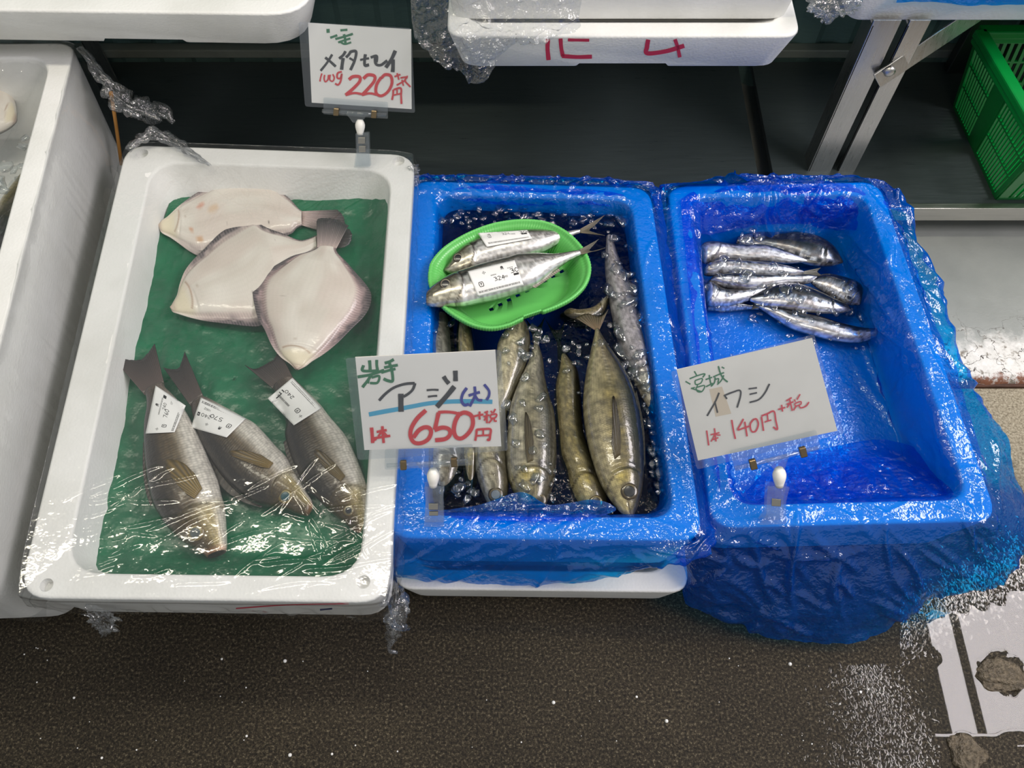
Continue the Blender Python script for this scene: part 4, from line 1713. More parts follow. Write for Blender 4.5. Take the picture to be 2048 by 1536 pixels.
def fin(name, F_, base, tip, c0, c1, zofs=0.0, lift=.0, rays=9, n=10, m=40, zt_=None, rag=.03, stick=False):
    """thin fan from a base line to a tip line (traced), rays drawn as ridges"""
    o, bv, T, zc = F_
    Bp = spline([zt(T, *p) for p in base], m)
    Tp = spline([zt(T, *p) for p in tip], m)
    rg = random.Random(len(name) * 7 + int(base[0][0]))
    rows, cl = [], []
    for i in range(n):
        t = i / (n - 1)
        for j in range(m):
            rr = abs(((j / (m - 1)) * rays) % 1 - .5) * 2
            tt = t * (1 - rag * rr * rg.random()) if i == n - 1 else t
            p = Bp[j] * (1 - tt) + Tp[j] * tt
            z = zc + zofs + (lift * t) + .0007 * (1 - rr)
            q = None
            if stick:
                q = cast(bv, p[0], p[1], .0010 + .0008 * t + .0006 * (1 - rr))
            rows.append(q if q is not None else up(p[0], p[1], z))
            s = .62 + .55 * (1 - rr)
            cl.append(np.clip(mixc(c0, c1, np.array(t)) * s, 0, 255))
    f = mesh(name, rows, grid_faces(n, m), M['fin'], o, col=lin(np.array(cl)))
    md = f.modifiers.new('thick', 'SOLIDIFY')
    md.thickness = .0006
    md.offset = 0
    return f


def eye(F_, x, y, r, iris=(190, 170, 110), pupil=(18, 20, 24), rim=(70, 60, 40), pf=.56, squash=.24):
    o, bv, T, zc = F_
    px, py = zt(T, x, y)
    c = cast(bv, px, py, -.0006) or up(px, py, zc)
    d = ray(px, py).normalized()
    R = r / T[2] / F * (c - Vector((0, 0, H))).length
    up_n = Vector((0, -.25, 1)).normalized()
    ax = up_n.orthogonal().normalized()
    ay = up_n.cross(ax)
    V, cl, Fc = [], [], []
    k = 24
    rr_ = [1.06, 1.0, .9, .8, .7, .6, pf + .03, pf - .02, .35, .15]
    for q in rr_:
        hgt = math.sqrt(max(0, 1.07 ** 2 - q * q)) * squash * R
        for j in range(k):
            t = 2 * math.pi * j / k
            V.append(c + ax * (math.cos(t) * q * R) + ay * (math.sin(t) * q * R) + up_n * hgt)
            if q > .88:
                cc = np.array(rim)
            elif q > pf:
                cc = np.array(iris) * (.75 + .35 * (q - pf) / (1 - pf)) * (.9 + .2 * math.sin(t + 1))
            else:
                cc = np.array(pupil)
            cl.append(cc)
    Fc = grid_faces(len(rr_), k, close_m=True)
    Fc.append(tuple(range(len(V) - k, len(V))))
    e = mesh('eye', V, Fc, M['eyeglass'], o, col=lin(np.clip(np.array(cl, float), 0, 255)))
    fixn(e)
    return e


def eyeglass():
    m, nt, b, out = nodes('wet fish eye')
    at = N(nt, 'ShaderNodeVertexColor', layer_name='Col')
    nt.links.new(at.outputs[0], b.inputs['Base Color'])
    setin(b, Roughness=.25)
    b.inputs['Coat Weight'].default_value = .5
    b.inputs['Coat Roughness'].default_value = .12
    return m


M['eyeglass'] = eyeglass()

# ---- stroke digits for the little price labels (unit square, y down)
GL = {'0': [[(0.5, 0), (0, .3), (0, .7), (.5, 1), (1, .7), (1, .3), (.5, 0)]], '1': [[(.5, 0), (.5, 1)]], '2': [[(0, .2), (.5, 0), (1, .25), (0, 1)], [(0, 1), (1, 1)]],
      '3': [[(0, .05), (.8, .1), (.9, .3), (.4, .48)], [(.4, .48), (1, .6), (.9, .9), (0, .98)]], '4': [[(.7, 0), (0, .7)], [(0, .7), (1, .7)], [(.7, 0), (.7, 1)]],
      '5': [[(.1, 0), (.95, 0)], [(.1, 0), (.1, .45)], [(.1, .45), (.8, .45), (.95, .75), (.5, 1), (0, .95)]], '6': [[(.8, 0), (.1, .5), (.1, .9), (.8, .95), (.9, .6), (.1, .6)]],
      '7': [[(0, 0), (1, 0)], [(1, 0), (.4, 1)]], '8': [[(.5, 0), (.1, .25), (.9, .7), (.5, 1), (.1, .75), (.9, .25), (.5, 0)]],
      's': [[(.5, 0), (.5, 1), (.3, .9)], [(.2, .35), (0, .8)], [(.8, .35), (1, .8)]],      # small
      'f': [[(.5, 0), (.2, .2)], [(.35, .1), (.8, .1)], [(.15, .25), (.85, .25)], [(.15, .25), (.15, .65)], [(.85, .25), (.85, .65)], [(.15, .45), (.85, .45)], [(.5, .25), (.5, .65)], [(.15, .65), (.85, .65)], [(.1, .8), (.05, 1)], [(.35, .8), (.33, 1)], [(.62, .8), (.66, 1)], [(.88, .8), (.95, 1)]],  # fish
      'p': [[(.1, 0), (.9, 0)], [(.9, 0), (1, .5)], [(1, .5), (.9, 1)], [(.9, 1), (.1, 1)], [(.1, 1), (0, .5)], [(0, .5), (.1, 0)], [(.3, .35), (.7, .35)], [(.5, .2), (.5, .75)]],  # paper mark
      'y': [[(.1, 0), (.1, 1)], [(.1, 0), (.9, 0)], [(.9, 0), (.9, 1)], [(.5, 0), (.5, .5)], [(.1, .5), (.9, .5)]],
      '-': [[(0, .5), (1, .5)]]}


def sticker(F_, quad, texts, n=26, m=16, others=()):
    """paper label wrapped on the fish; quad in trace units: top-left, top-right, bottom-right, bottom-left of its print.
    texts: (string, u, v, height, width factor) in label units"""
    o, bv, T, zc = F_
    q = [np.array(zt(T, *p)) for p in quad]
    base = []

    def place(u, v, lift):
        p = (q[0] * (1 - u) + q[1] * u) * (1 - v) + (q[3] * (1 - u) + q[2] * u) * v
        r = cast(bv, p[0], p[1], lift)
        return r, p
    G = np.zeros((n, m, 3))
    hit = np.zeros((n, m), bool)
    PX = np.zeros((n, m, 2))
    for i in range(n):
        for j in range(m):
            r, p = place(i / (n - 1), j / (m - 1), .0012)
            PX[i, j] = p
            if r is not None:
                G[i, j] = r
                hit[i, j] = True
    zmean = G[hit][:, 2].mean() if hit.any() else zc
    for i in range(n):
        for j in range(m):
            if not hit[i, j]:
                k = np.argwhere(hit)
                a = k[np.argmin(((k - (i, j)) ** 2).sum(1))]
                G[i, j] = up(*PX[i, j], G[a[0], a[1]][2] + .0004)
    for _ in range(3):     # paper is stiffer than skin
        G[1:-1, 1:-1, 2] = .5 * G[1:-1, 1:-1, 2] + .125 * (G[:-2, 1:-1, 2] + G[2:, 1:-1, 2] + G[1:-1, :-2, 2] + G[1:-1, 2:, 2])
    G[..., 2] += .0007
    lab = mesh('price_label', G.reshape(-1, 3), grid_faces(n, m), M['label'], o)
    md = lab.modifiers.new('thick', 'SOLIDIFY')
    md.thickness = .0004
    V, Fc = [], []

    def S_(u, v):
        a, b = np.clip(u, 0, 1) * (n - 1), np.clip(v, 0, 1) * (m - 1)
        i, j = min(int(a), n - 2), min(int(b), m - 2)
        fa, fb = a - i, b - j
        p = (G[i, j] * (1 - fa) + G[i + 1, j] * fa) * (1 - fb) + (G[i, j + 1] * (1 - fa) + G[i + 1, j + 1] * fa) * fb
        return Vector(p) + Vector((0, -.0003, .0006))
    asp = np.linalg.norm(q[1] - q[0]) / np.linalg.norm(q[3] - q[0])

    def seg(a, b, wv):
        d = np.array([(b[0] - a[0]) * asp, b[1] - a[1]])
        L = np.linalg.norm(d) + 1e-9
        nx_, ny_ = -d[1] / L * wv / 2 / asp, d[0] / L * wv / 2
        k = len(V)
        V.extend([S_(a[0] + nx_, a[1] + ny_), S_(a[0] - nx_, a[1] - ny_), S_(b[0] - nx_, b[1] - ny_), S_(b[0] + nx_, b[1] + ny_)])
        Fc.append((k, k + 1, k + 2, k + 3))
    rg = random.Random(3)
    for tx, u0, v0, hh, wf in texts:
        if tx == '#':       # rows of print too small to read: short dashes
            x = u0
            while x < u0 + wf:
                wdt = rg.uniform(.008, .022)
                for vv in (0, hh * .5):
                    seg((x, v0 + vv * rg.uniform(.8, 1.2)), (x + wdt, v0 + vv * rg.uniform(.8, 1.2)), hh * .22)
                if rg.random() < .6:
                    seg((x + wdt / 2, v0 - hh * .2), (x + wdt / 2, v0 + hh * .7), hh * .18)
                x += wdt + .008
            continue
        if tx == '=':       # solid dark tab
            seg((u0, v0), (u0 + wf, v0), hh)
            continue
        cw = hh * wf / asp
        for ch in tx:
            for st in GL[ch]:
                for a, b in zip(st[:-1], st[1:]):
                    seg((u0 + a[0] * cw * .75, v0 + a[1] * hh), (u0 + b[0] * cw * .75, v0 + b[1] * hh), hh * .14)
            u0 += cw
    mesh('print', V, Fc, M['ink_black'], lab, smooth=False)
    return lab


# ---- flatfish, white side up
TF = (300, 330, 3.572)


def flat_col(seed, dark, pink, blot=0):
    def f(u, v, side):
        n1 = noise(u * 9, v * 5, seed)
        n2 = noise(u * 34, v * 20, seed + 2)
        c = mixc((214, 205, 194), (230, 224, 214), n1)
        c = mixc(c, (214, 192, 182), .3 * sstep(.35, .7, noise(u * 5, v * 3, seed + 5)))
        head = sstep(.20, .12, u) * sstep(.95, .7, np.abs(v))
        c = mixc(c, (232, 220, 188), head * .75)
        a = np.abs(v)
        fr = sstep(.70, .80, a) * sstep(.06, .25, u)
        ray = .5 + .5 * np.sin(u * 400 + v * 5)
        pk = mixc((206, 178, 176), (126, 106, 106), ray * .6)
        c = mixc(c, pk, fr * pink)
        dk = sstep(.78, .98, a + .14 * (n2 - .5)) * sstep(.12, .35, u + .15 * (n1 - .5))
        c = mixc(c, mixc((52, 46, 50), (104, 92, 96), ray), dk * dark)
        c = mixc(c, (150, 120, 116), .5 * sstep(.07, .0, u))
        if blot:
            for bu, bv_, rr, cc in ((.34, .35, .06, (214, 150, 128)), (.28, -.35, .045, (206, 150, 118)), (.33, -.62, .05, (196, 146, 104)), (.42, .12, .08, (218, 188, 158))):
                dd = np.hypot((u - bu) * 1.6, (v - bv_) * .5)
                c = mixc(c, cc, .75 * sstep(rr, rr * .3, dd + .02 * (n2 - .5)))
        arc = .185 - .07 * v ** 2 + .02 * v
        c = mixc(c, (150, 116, 92), .55 * np.exp(-((u - arc) / .006) ** 2) * (np.abs(v) < .62))
        c = mixc(c, (120, 92, 70), .6 * sstep(.018, .006, np.hypot(u - .235, (v - .05) * .35)))
        mid = np.exp(-((v - .02) / .02) ** 2) * sstep(.2, .3, u) * .18
        c = mixc(c, (196, 178, 160), mid)
        for q in range(4):
            du_, dv_ = .35 + .13 * q + .03 * (seed % 3), ((seed * 7 + q * 5) % 11) / 11 - .5
            c = mixc(c, (104, 90, 86), .8 * sstep(.007, .003, np.hypot(u - du_, (v - dv_) * .4)))
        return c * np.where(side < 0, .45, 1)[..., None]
    return f


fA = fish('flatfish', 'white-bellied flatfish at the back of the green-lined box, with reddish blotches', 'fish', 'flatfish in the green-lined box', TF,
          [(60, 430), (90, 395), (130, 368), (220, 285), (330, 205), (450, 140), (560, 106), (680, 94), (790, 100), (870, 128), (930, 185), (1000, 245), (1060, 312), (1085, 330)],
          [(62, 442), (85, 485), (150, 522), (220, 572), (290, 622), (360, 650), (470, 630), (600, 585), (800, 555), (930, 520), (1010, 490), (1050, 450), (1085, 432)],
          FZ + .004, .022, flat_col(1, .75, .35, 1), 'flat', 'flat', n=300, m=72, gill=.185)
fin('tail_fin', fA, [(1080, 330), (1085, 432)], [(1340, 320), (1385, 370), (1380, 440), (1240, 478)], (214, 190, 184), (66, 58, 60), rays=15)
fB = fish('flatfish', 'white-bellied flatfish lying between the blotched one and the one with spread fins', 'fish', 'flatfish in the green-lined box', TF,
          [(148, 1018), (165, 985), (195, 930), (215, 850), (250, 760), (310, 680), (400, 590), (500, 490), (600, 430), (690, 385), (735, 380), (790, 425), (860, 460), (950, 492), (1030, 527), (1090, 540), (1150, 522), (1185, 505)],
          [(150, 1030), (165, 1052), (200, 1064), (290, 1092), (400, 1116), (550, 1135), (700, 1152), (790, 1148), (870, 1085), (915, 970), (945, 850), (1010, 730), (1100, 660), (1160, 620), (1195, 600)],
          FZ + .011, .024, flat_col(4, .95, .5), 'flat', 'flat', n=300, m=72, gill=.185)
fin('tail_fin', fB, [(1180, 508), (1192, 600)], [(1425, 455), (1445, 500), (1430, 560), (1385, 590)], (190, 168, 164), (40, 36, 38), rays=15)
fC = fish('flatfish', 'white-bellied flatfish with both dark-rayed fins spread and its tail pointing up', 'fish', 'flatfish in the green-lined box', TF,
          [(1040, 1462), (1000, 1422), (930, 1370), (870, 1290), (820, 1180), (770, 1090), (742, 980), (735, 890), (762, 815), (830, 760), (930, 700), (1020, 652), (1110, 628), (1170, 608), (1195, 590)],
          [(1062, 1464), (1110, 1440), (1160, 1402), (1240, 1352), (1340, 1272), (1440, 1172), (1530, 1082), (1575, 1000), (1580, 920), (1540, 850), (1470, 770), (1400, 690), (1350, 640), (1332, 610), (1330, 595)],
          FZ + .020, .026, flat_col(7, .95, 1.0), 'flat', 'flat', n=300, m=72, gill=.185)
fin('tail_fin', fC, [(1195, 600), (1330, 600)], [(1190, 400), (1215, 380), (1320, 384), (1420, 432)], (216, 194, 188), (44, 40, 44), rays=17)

# ---- grunts
TG = (210, 660, 3.2)


def grunt_col(seed, dk=1.0):
    def f(u, v, side):
        n1 = noise(u * 8, v * 4, seed)
        n2 = noise(u * 60, v * 30, seed + 1)
        back = np.array((42, 33, 22)) * dk
        mid = np.array((98, 80, 52)) * dk
        c = mixc(back, mid, sstep(.70, .0, v + .15 * (n1 - .5)))
        c = mixc(c, (214, 208, 198), sstep(.0, -.6, v + .2 * (n1 - .5)))
        head = sstep(.30, .20, u)
        hc = mixc((74, 58, 22), (164, 146, 92), sstep(.3, -.6, v))
        c = mixc(c, hc, head * .85)
        c = mixc(c, (216, 210, 198), head * sstep(-.55, -.9, v))
        tail = sstep(.80, 1, u)
        c = mixc(c, (80, 66, 58), tail * .8)
        arc = .275 - .06 * v ** 2 - .01 * v
        c = mixc(c, (88, 74, 40), .65 * np.exp(-((u - arc) / .006) ** 2) * (v < .62))
        arc2 = .20 - .05 * v ** 2
        c = mixc(c, (110, 92, 50), .4 * np.exp(-((u - arc2) / .005) ** 2) * (v < .5) * (v > -.7))
        ll = np.exp(-((v - .42 - .1 * np.sin(u * 3)) / .02) ** 2) * sstep(.27, .34, u)
        c = mixc(c, (96, 82, 60), ll * .4)
        mouth = sstep(.05, .0, u)
        c = mixc(c, (190, 132, 108), mouth * .6)
        c = c * (.88 + .24 * n2)[..., None]
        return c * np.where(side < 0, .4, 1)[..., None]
    return f


GRP = 'brown fish with price stickers in the green-lined box'
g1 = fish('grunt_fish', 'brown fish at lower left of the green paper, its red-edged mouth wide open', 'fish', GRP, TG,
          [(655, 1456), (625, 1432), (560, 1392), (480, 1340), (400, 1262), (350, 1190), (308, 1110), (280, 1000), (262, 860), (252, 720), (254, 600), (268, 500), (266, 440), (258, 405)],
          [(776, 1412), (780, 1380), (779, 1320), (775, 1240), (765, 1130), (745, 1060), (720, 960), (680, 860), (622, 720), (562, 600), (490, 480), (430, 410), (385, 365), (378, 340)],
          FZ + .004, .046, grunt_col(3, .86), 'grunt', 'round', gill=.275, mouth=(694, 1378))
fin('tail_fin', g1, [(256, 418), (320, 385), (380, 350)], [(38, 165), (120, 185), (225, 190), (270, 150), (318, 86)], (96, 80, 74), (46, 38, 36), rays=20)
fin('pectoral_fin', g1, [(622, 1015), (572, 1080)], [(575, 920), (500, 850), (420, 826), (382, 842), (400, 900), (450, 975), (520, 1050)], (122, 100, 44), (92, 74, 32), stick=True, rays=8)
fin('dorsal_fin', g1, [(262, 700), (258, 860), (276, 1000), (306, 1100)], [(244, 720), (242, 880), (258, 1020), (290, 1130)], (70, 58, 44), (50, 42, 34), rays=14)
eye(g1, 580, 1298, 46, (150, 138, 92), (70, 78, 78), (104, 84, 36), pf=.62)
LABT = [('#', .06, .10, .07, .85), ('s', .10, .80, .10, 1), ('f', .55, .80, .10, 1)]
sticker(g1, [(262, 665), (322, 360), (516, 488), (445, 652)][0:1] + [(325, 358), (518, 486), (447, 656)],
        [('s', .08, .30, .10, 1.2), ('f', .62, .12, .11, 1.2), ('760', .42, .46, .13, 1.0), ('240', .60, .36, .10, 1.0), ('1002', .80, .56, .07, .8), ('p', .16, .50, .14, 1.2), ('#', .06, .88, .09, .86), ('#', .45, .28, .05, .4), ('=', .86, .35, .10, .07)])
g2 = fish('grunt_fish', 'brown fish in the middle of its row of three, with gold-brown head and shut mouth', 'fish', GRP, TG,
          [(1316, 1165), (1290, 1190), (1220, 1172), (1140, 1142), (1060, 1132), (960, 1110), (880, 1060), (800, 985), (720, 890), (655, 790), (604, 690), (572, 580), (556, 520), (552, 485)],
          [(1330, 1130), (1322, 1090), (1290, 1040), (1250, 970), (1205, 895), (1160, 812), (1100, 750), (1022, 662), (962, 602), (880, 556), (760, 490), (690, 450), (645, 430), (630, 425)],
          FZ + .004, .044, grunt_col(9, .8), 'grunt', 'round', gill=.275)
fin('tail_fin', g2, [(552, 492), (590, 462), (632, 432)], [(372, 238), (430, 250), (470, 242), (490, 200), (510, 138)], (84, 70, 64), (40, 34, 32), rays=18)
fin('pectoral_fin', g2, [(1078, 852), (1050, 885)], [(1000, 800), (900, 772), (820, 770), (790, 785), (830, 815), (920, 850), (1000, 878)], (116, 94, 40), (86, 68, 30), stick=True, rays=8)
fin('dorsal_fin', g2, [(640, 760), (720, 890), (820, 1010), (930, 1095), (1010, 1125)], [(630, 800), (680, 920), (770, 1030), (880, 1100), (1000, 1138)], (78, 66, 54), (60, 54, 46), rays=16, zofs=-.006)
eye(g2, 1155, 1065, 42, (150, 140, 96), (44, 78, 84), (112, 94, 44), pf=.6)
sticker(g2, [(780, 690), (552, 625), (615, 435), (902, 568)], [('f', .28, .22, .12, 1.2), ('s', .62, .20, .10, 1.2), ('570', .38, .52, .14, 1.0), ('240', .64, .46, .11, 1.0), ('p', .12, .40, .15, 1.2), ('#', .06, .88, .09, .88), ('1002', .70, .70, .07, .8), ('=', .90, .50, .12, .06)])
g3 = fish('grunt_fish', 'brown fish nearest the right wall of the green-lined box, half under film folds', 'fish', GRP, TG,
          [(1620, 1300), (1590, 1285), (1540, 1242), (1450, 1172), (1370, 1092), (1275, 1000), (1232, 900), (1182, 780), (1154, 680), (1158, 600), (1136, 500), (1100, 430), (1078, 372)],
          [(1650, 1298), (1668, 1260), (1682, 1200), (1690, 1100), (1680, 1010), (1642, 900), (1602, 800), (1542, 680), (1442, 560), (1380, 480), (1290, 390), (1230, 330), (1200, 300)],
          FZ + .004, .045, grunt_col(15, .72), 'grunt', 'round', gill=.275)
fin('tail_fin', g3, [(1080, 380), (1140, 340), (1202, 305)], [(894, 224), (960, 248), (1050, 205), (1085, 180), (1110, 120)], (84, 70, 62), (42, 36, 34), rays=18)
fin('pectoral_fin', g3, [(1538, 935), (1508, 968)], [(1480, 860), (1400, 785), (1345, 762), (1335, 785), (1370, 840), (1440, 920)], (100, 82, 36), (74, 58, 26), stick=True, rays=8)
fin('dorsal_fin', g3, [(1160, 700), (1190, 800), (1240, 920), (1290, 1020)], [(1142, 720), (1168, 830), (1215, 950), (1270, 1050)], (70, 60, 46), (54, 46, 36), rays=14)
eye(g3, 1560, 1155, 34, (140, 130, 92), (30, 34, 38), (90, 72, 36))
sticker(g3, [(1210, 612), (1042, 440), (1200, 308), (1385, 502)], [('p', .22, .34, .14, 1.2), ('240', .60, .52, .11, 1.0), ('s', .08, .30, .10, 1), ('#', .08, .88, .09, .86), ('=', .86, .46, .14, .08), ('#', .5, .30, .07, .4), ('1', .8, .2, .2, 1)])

# ---- water and basket in box 2
WZ2 = Z2 - .024
Qw = inset(inset(Q2, [.030, .036, .034, .044]), .005)
V = [(p.x, p.y) for p in rrect(Qw, .03, 8)]
cx, cy = np.mean(V, 0)
rows = []
for t in np.linspace(0.02, 1, 40):
    rows += [(cx + (x - cx) * t, cy + (y - cy) * t, WZ2 + .0025 * (noise((cx + (x - cx) * t) * 60, (cy + (y - cy) * t) * 60) - .5)) for x, y in V]
o = mesh('ice_water', rows, grid_faces(40, len(V), close_m=True) + [tuple(range(len(V)))], M['pool'])
tag(o, 'dark ice water around the horse mackerel in the middle box', 'water', kind='stuff')

TB = (840, 420, 5.12)
BR = [(80, 640), (110, 520), (230, 380), (430, 250), (650, 155), (850, 105), (1080, 85), (1300, 110), (1480, 190), (1620, 310), (1720, 450), (1755, 600), (1705, 760), (1580, 890), (1420, 980), (1250, 1045), (1060, 1110), (900, 1180), (720, 1212), (540, 1180), (380, 1100), (230, 990), (130, 850), (85, 740)]
ZB = Z2 + .016
nb = 600
Pp = spline(np.array([zt(TB, *p) for p in BR + BR[:1]]), nb + 1)[:-1]
R0 = np.array([tuple(up(x, y, ZB)) for x, y in Pp])
cB = R0.mean(0)
rib = .5 + .5 * np.sin(np.arange(nb) * 2 * math.pi / 4.0)
gap = ((Pp[:, 0] > zt(TB, 1065, 0)[0]) & (Pp[:, 0] < zt(TB, 1265, 0)[0]) & (Pp[:, 1] > 600)).astype(float)
rows = []


def brow(sc, z, rb=0.0, g=0.0):
    d = R0 - cB
    p = cB + d * (sc - gap[:, None] * g)
    L = np.linalg.norm(d, axis=1, keepdims=True)
    p = p + d / L * (rib[:, None] - .5) * rb
    p[:, 2] = z
    rows.append(p)


brow(.985, ZB - .010, .0006, .035)
brow(1.0, ZB - .007, .0008, .045)
brow(1.0, ZB - .002, .0008, .045)
brow(.985, ZB, .0006, .035)
brow(.955, ZB - .001, .0005)
brow(.945, ZB - .004, .0005)
for t in np.linspace(0, 1, 10)[1:]:
    brow(.945 - .20 * t ** .8, ZB - .004 - .030 * t ** 1.3, .0006)
brow(.70, ZB - .0355)
for t in (.5, .3, .1, .02):
    brow(t, ZB - .036)
V = np.array(rows).reshape(-1, 3)
Fc = grid_faces(len(rows), nb, close_m=True)
Fc.append(tuple(range(len(V) - nb, len(V))))
bask = mesh('basket', V, Fc, M['lime'])
md = bask.modifiers.new('thick', 'SOLIDIFY')
md.thickness = .0012
md.offset = -1
# square drain holes through the floor
bm = bmesh.new()
from mathutils import Matrix
for k in range(9):
    for rw in range(3):
        x, y = 730 + k * 90 - rw * 30, 1015 - k * 48 - rw * 110
        p = up(*zt(TB, x, y), ZB - .036)
        bmesh.ops.create_cube(bm, size=1, matrix=Matrix.Translation(p) @ Matrix.Rotation(math.radians(25), 4, 'Z') @ Matrix.Diagonal((.0062, .0050, .02, 1)))
me = bpy.data.meshes.new('cut')
bm.to_mesh(me)
bm.free()
co = bpy.data.objects.new('cut', me)
COL.objects.link(co)
md = bask.modifiers.new('b', 'BOOLEAN')
md.object = co
md.solver = 'EXACT'
dg = bpy.context.evaluated_depsgraph_get()
dg.update()
new = bpy.data.meshes.new_from_object(bask.evaluated_get(dg))
bask.modifiers.clear()
bask.data = new
bpy.data.objects.remove(co)
bpy.data.meshes.remove(me)
tag(bask, 'lime green oval plastic basket resting on the ice of the middle box', 'basket')


def aji_col(seed, back, mid, belly, gold=0.0, bars=0.0, line=True):
    def f(u, v, side):
        n1 = noise(u * 10, v * 4, seed)
        n2 = noise(u * 70, v * 14, seed + 1)
        c = mixc(back, mid, sstep(.66, .18, v + .16 * (n1 - .5)))
        c = mixc(c, belly, sstep(.15, -.55, v + .15 * (n1 - .5)))
        if gold:
            gm = np.exp(-((v + .05) / .35) ** 2) * sstep(.2, .3, u) * sstep(.85, .6, u)
            c = mixc(c, (150, 134, 76), gm * gold * (.5 + n1))
        if bars:
            b_ = .5 + .5 * np.sin(u * 70 + v * 2)
            c = mixc(c, np.array(mid) * .6, bars * b_ * sstep(.6, .3, np.abs(v)) * sstep(.25, .4, u) * sstep(.8, .6, u))
        if line:
            ln = np.where(u < .5, .38 - .35 * sstep(.28, .55, u), .03)
            w_ = .02 + .035 * sstep(.5, .9, u)
            k = np.exp(-((v - ln) / w_) ** 2) * sstep(.24, .3, u)
            tick = .5 + .5 * np.sin(u * 330)
            c = mixc(c, mixc((64, 58, 46), (214, 208, 190), tick), k * .55)
        head = sstep(.25, .19, u)
        c = mixc(c, mixc(*((66, 60, 42), (176, 164, 116)) if gold else ((80, 74, 56), (208, 202, 178)), sstep(.5, -.5, v + .25 * (n1 - .5))), head * .8)
        if gold:
            c = mixc(c, (168, 150, 70), .55 * np.exp(-((u - .215) / .04) ** 2) * sstep(.6, .2, np.abs(v + .1)) * (.4 + n1))
        arc = .245 - .055 * v ** 2 + .015 * v
        c = mixc(c, (58, 50, 36), .7 * np.exp(-((u - arc) / .006) ** 2) * (v < .7))
        spot = sstep(.035, .018, np.hypot(u - .262, (v - .36) * .3))
        c = mixc(c, (22, 20, 20), spot * .9)
        arc2 = .17 - .05 * v ** 2
        c = mixc(c, (90, 80, 60), .45 * np.exp(-((u - arc2) / .006) ** 2) * (v < .3))
        jaw = np.exp(-((v + .30 - u * 2.2) / .10) ** 2) * sstep(.13, .10, u)
        c = mixc(c, (40, 34, 26), jaw * .7)
        c = mixc(c, (70, 60, 54), sstep(.045, .0, u) * .6)
        c = c * (.74 + .50 * n2)[..., None]
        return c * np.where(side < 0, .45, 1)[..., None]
    return f


WH = ((92, 90, 80), (196, 194, 190), (238, 236, 232))
GB = 'small horse mackerel with price stickers in the basket'
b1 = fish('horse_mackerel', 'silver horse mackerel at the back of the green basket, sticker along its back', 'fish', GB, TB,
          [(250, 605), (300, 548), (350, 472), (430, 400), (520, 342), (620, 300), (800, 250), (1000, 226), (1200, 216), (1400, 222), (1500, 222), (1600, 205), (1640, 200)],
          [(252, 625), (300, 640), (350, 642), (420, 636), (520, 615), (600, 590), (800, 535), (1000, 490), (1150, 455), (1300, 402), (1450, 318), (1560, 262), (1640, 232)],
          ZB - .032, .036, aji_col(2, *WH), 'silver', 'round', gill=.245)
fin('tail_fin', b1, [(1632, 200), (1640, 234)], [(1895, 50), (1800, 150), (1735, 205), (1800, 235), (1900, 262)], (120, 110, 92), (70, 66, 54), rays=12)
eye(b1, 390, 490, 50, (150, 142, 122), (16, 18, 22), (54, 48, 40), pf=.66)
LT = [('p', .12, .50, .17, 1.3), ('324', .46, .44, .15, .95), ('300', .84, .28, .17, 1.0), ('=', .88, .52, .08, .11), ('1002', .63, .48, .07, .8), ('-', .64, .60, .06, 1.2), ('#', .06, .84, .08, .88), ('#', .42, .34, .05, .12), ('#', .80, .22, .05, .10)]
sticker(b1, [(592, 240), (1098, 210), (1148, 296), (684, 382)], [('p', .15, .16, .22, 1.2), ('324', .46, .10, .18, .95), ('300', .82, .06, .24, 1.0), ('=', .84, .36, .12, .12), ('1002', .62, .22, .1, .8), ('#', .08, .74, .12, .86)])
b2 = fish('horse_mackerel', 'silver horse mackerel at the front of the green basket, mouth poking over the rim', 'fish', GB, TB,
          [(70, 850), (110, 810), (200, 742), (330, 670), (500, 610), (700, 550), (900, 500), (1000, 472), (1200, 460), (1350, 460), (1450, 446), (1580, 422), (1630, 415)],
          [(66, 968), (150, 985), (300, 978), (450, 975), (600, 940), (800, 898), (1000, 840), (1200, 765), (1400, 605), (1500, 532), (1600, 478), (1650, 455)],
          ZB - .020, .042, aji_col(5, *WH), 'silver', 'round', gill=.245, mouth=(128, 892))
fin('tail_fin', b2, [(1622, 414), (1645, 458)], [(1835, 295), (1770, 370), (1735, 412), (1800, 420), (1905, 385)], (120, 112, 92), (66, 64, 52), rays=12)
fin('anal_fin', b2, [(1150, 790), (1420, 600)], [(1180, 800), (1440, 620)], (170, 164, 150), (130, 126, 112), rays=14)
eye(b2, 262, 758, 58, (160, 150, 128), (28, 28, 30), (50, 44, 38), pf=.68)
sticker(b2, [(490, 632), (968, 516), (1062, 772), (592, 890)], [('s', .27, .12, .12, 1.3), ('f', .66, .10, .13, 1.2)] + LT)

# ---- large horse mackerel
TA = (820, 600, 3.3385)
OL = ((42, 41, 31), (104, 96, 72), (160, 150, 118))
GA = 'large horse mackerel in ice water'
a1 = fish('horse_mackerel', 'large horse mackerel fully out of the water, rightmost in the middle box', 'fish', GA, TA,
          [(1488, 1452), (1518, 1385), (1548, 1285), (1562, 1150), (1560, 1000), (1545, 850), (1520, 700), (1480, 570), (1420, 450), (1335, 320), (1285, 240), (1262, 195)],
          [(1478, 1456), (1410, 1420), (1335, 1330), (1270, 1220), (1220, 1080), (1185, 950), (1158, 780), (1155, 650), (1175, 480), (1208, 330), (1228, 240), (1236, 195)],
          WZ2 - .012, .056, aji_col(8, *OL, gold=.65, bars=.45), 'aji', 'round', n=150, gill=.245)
fin('tail_fin', a1, [(1264, 200), (1234, 200)], [(1325, 60), (1290, 100), (1250, 110), (1180, 90), (1100, 120)], (120, 100, 76), (66, 60, 42), rays=12)
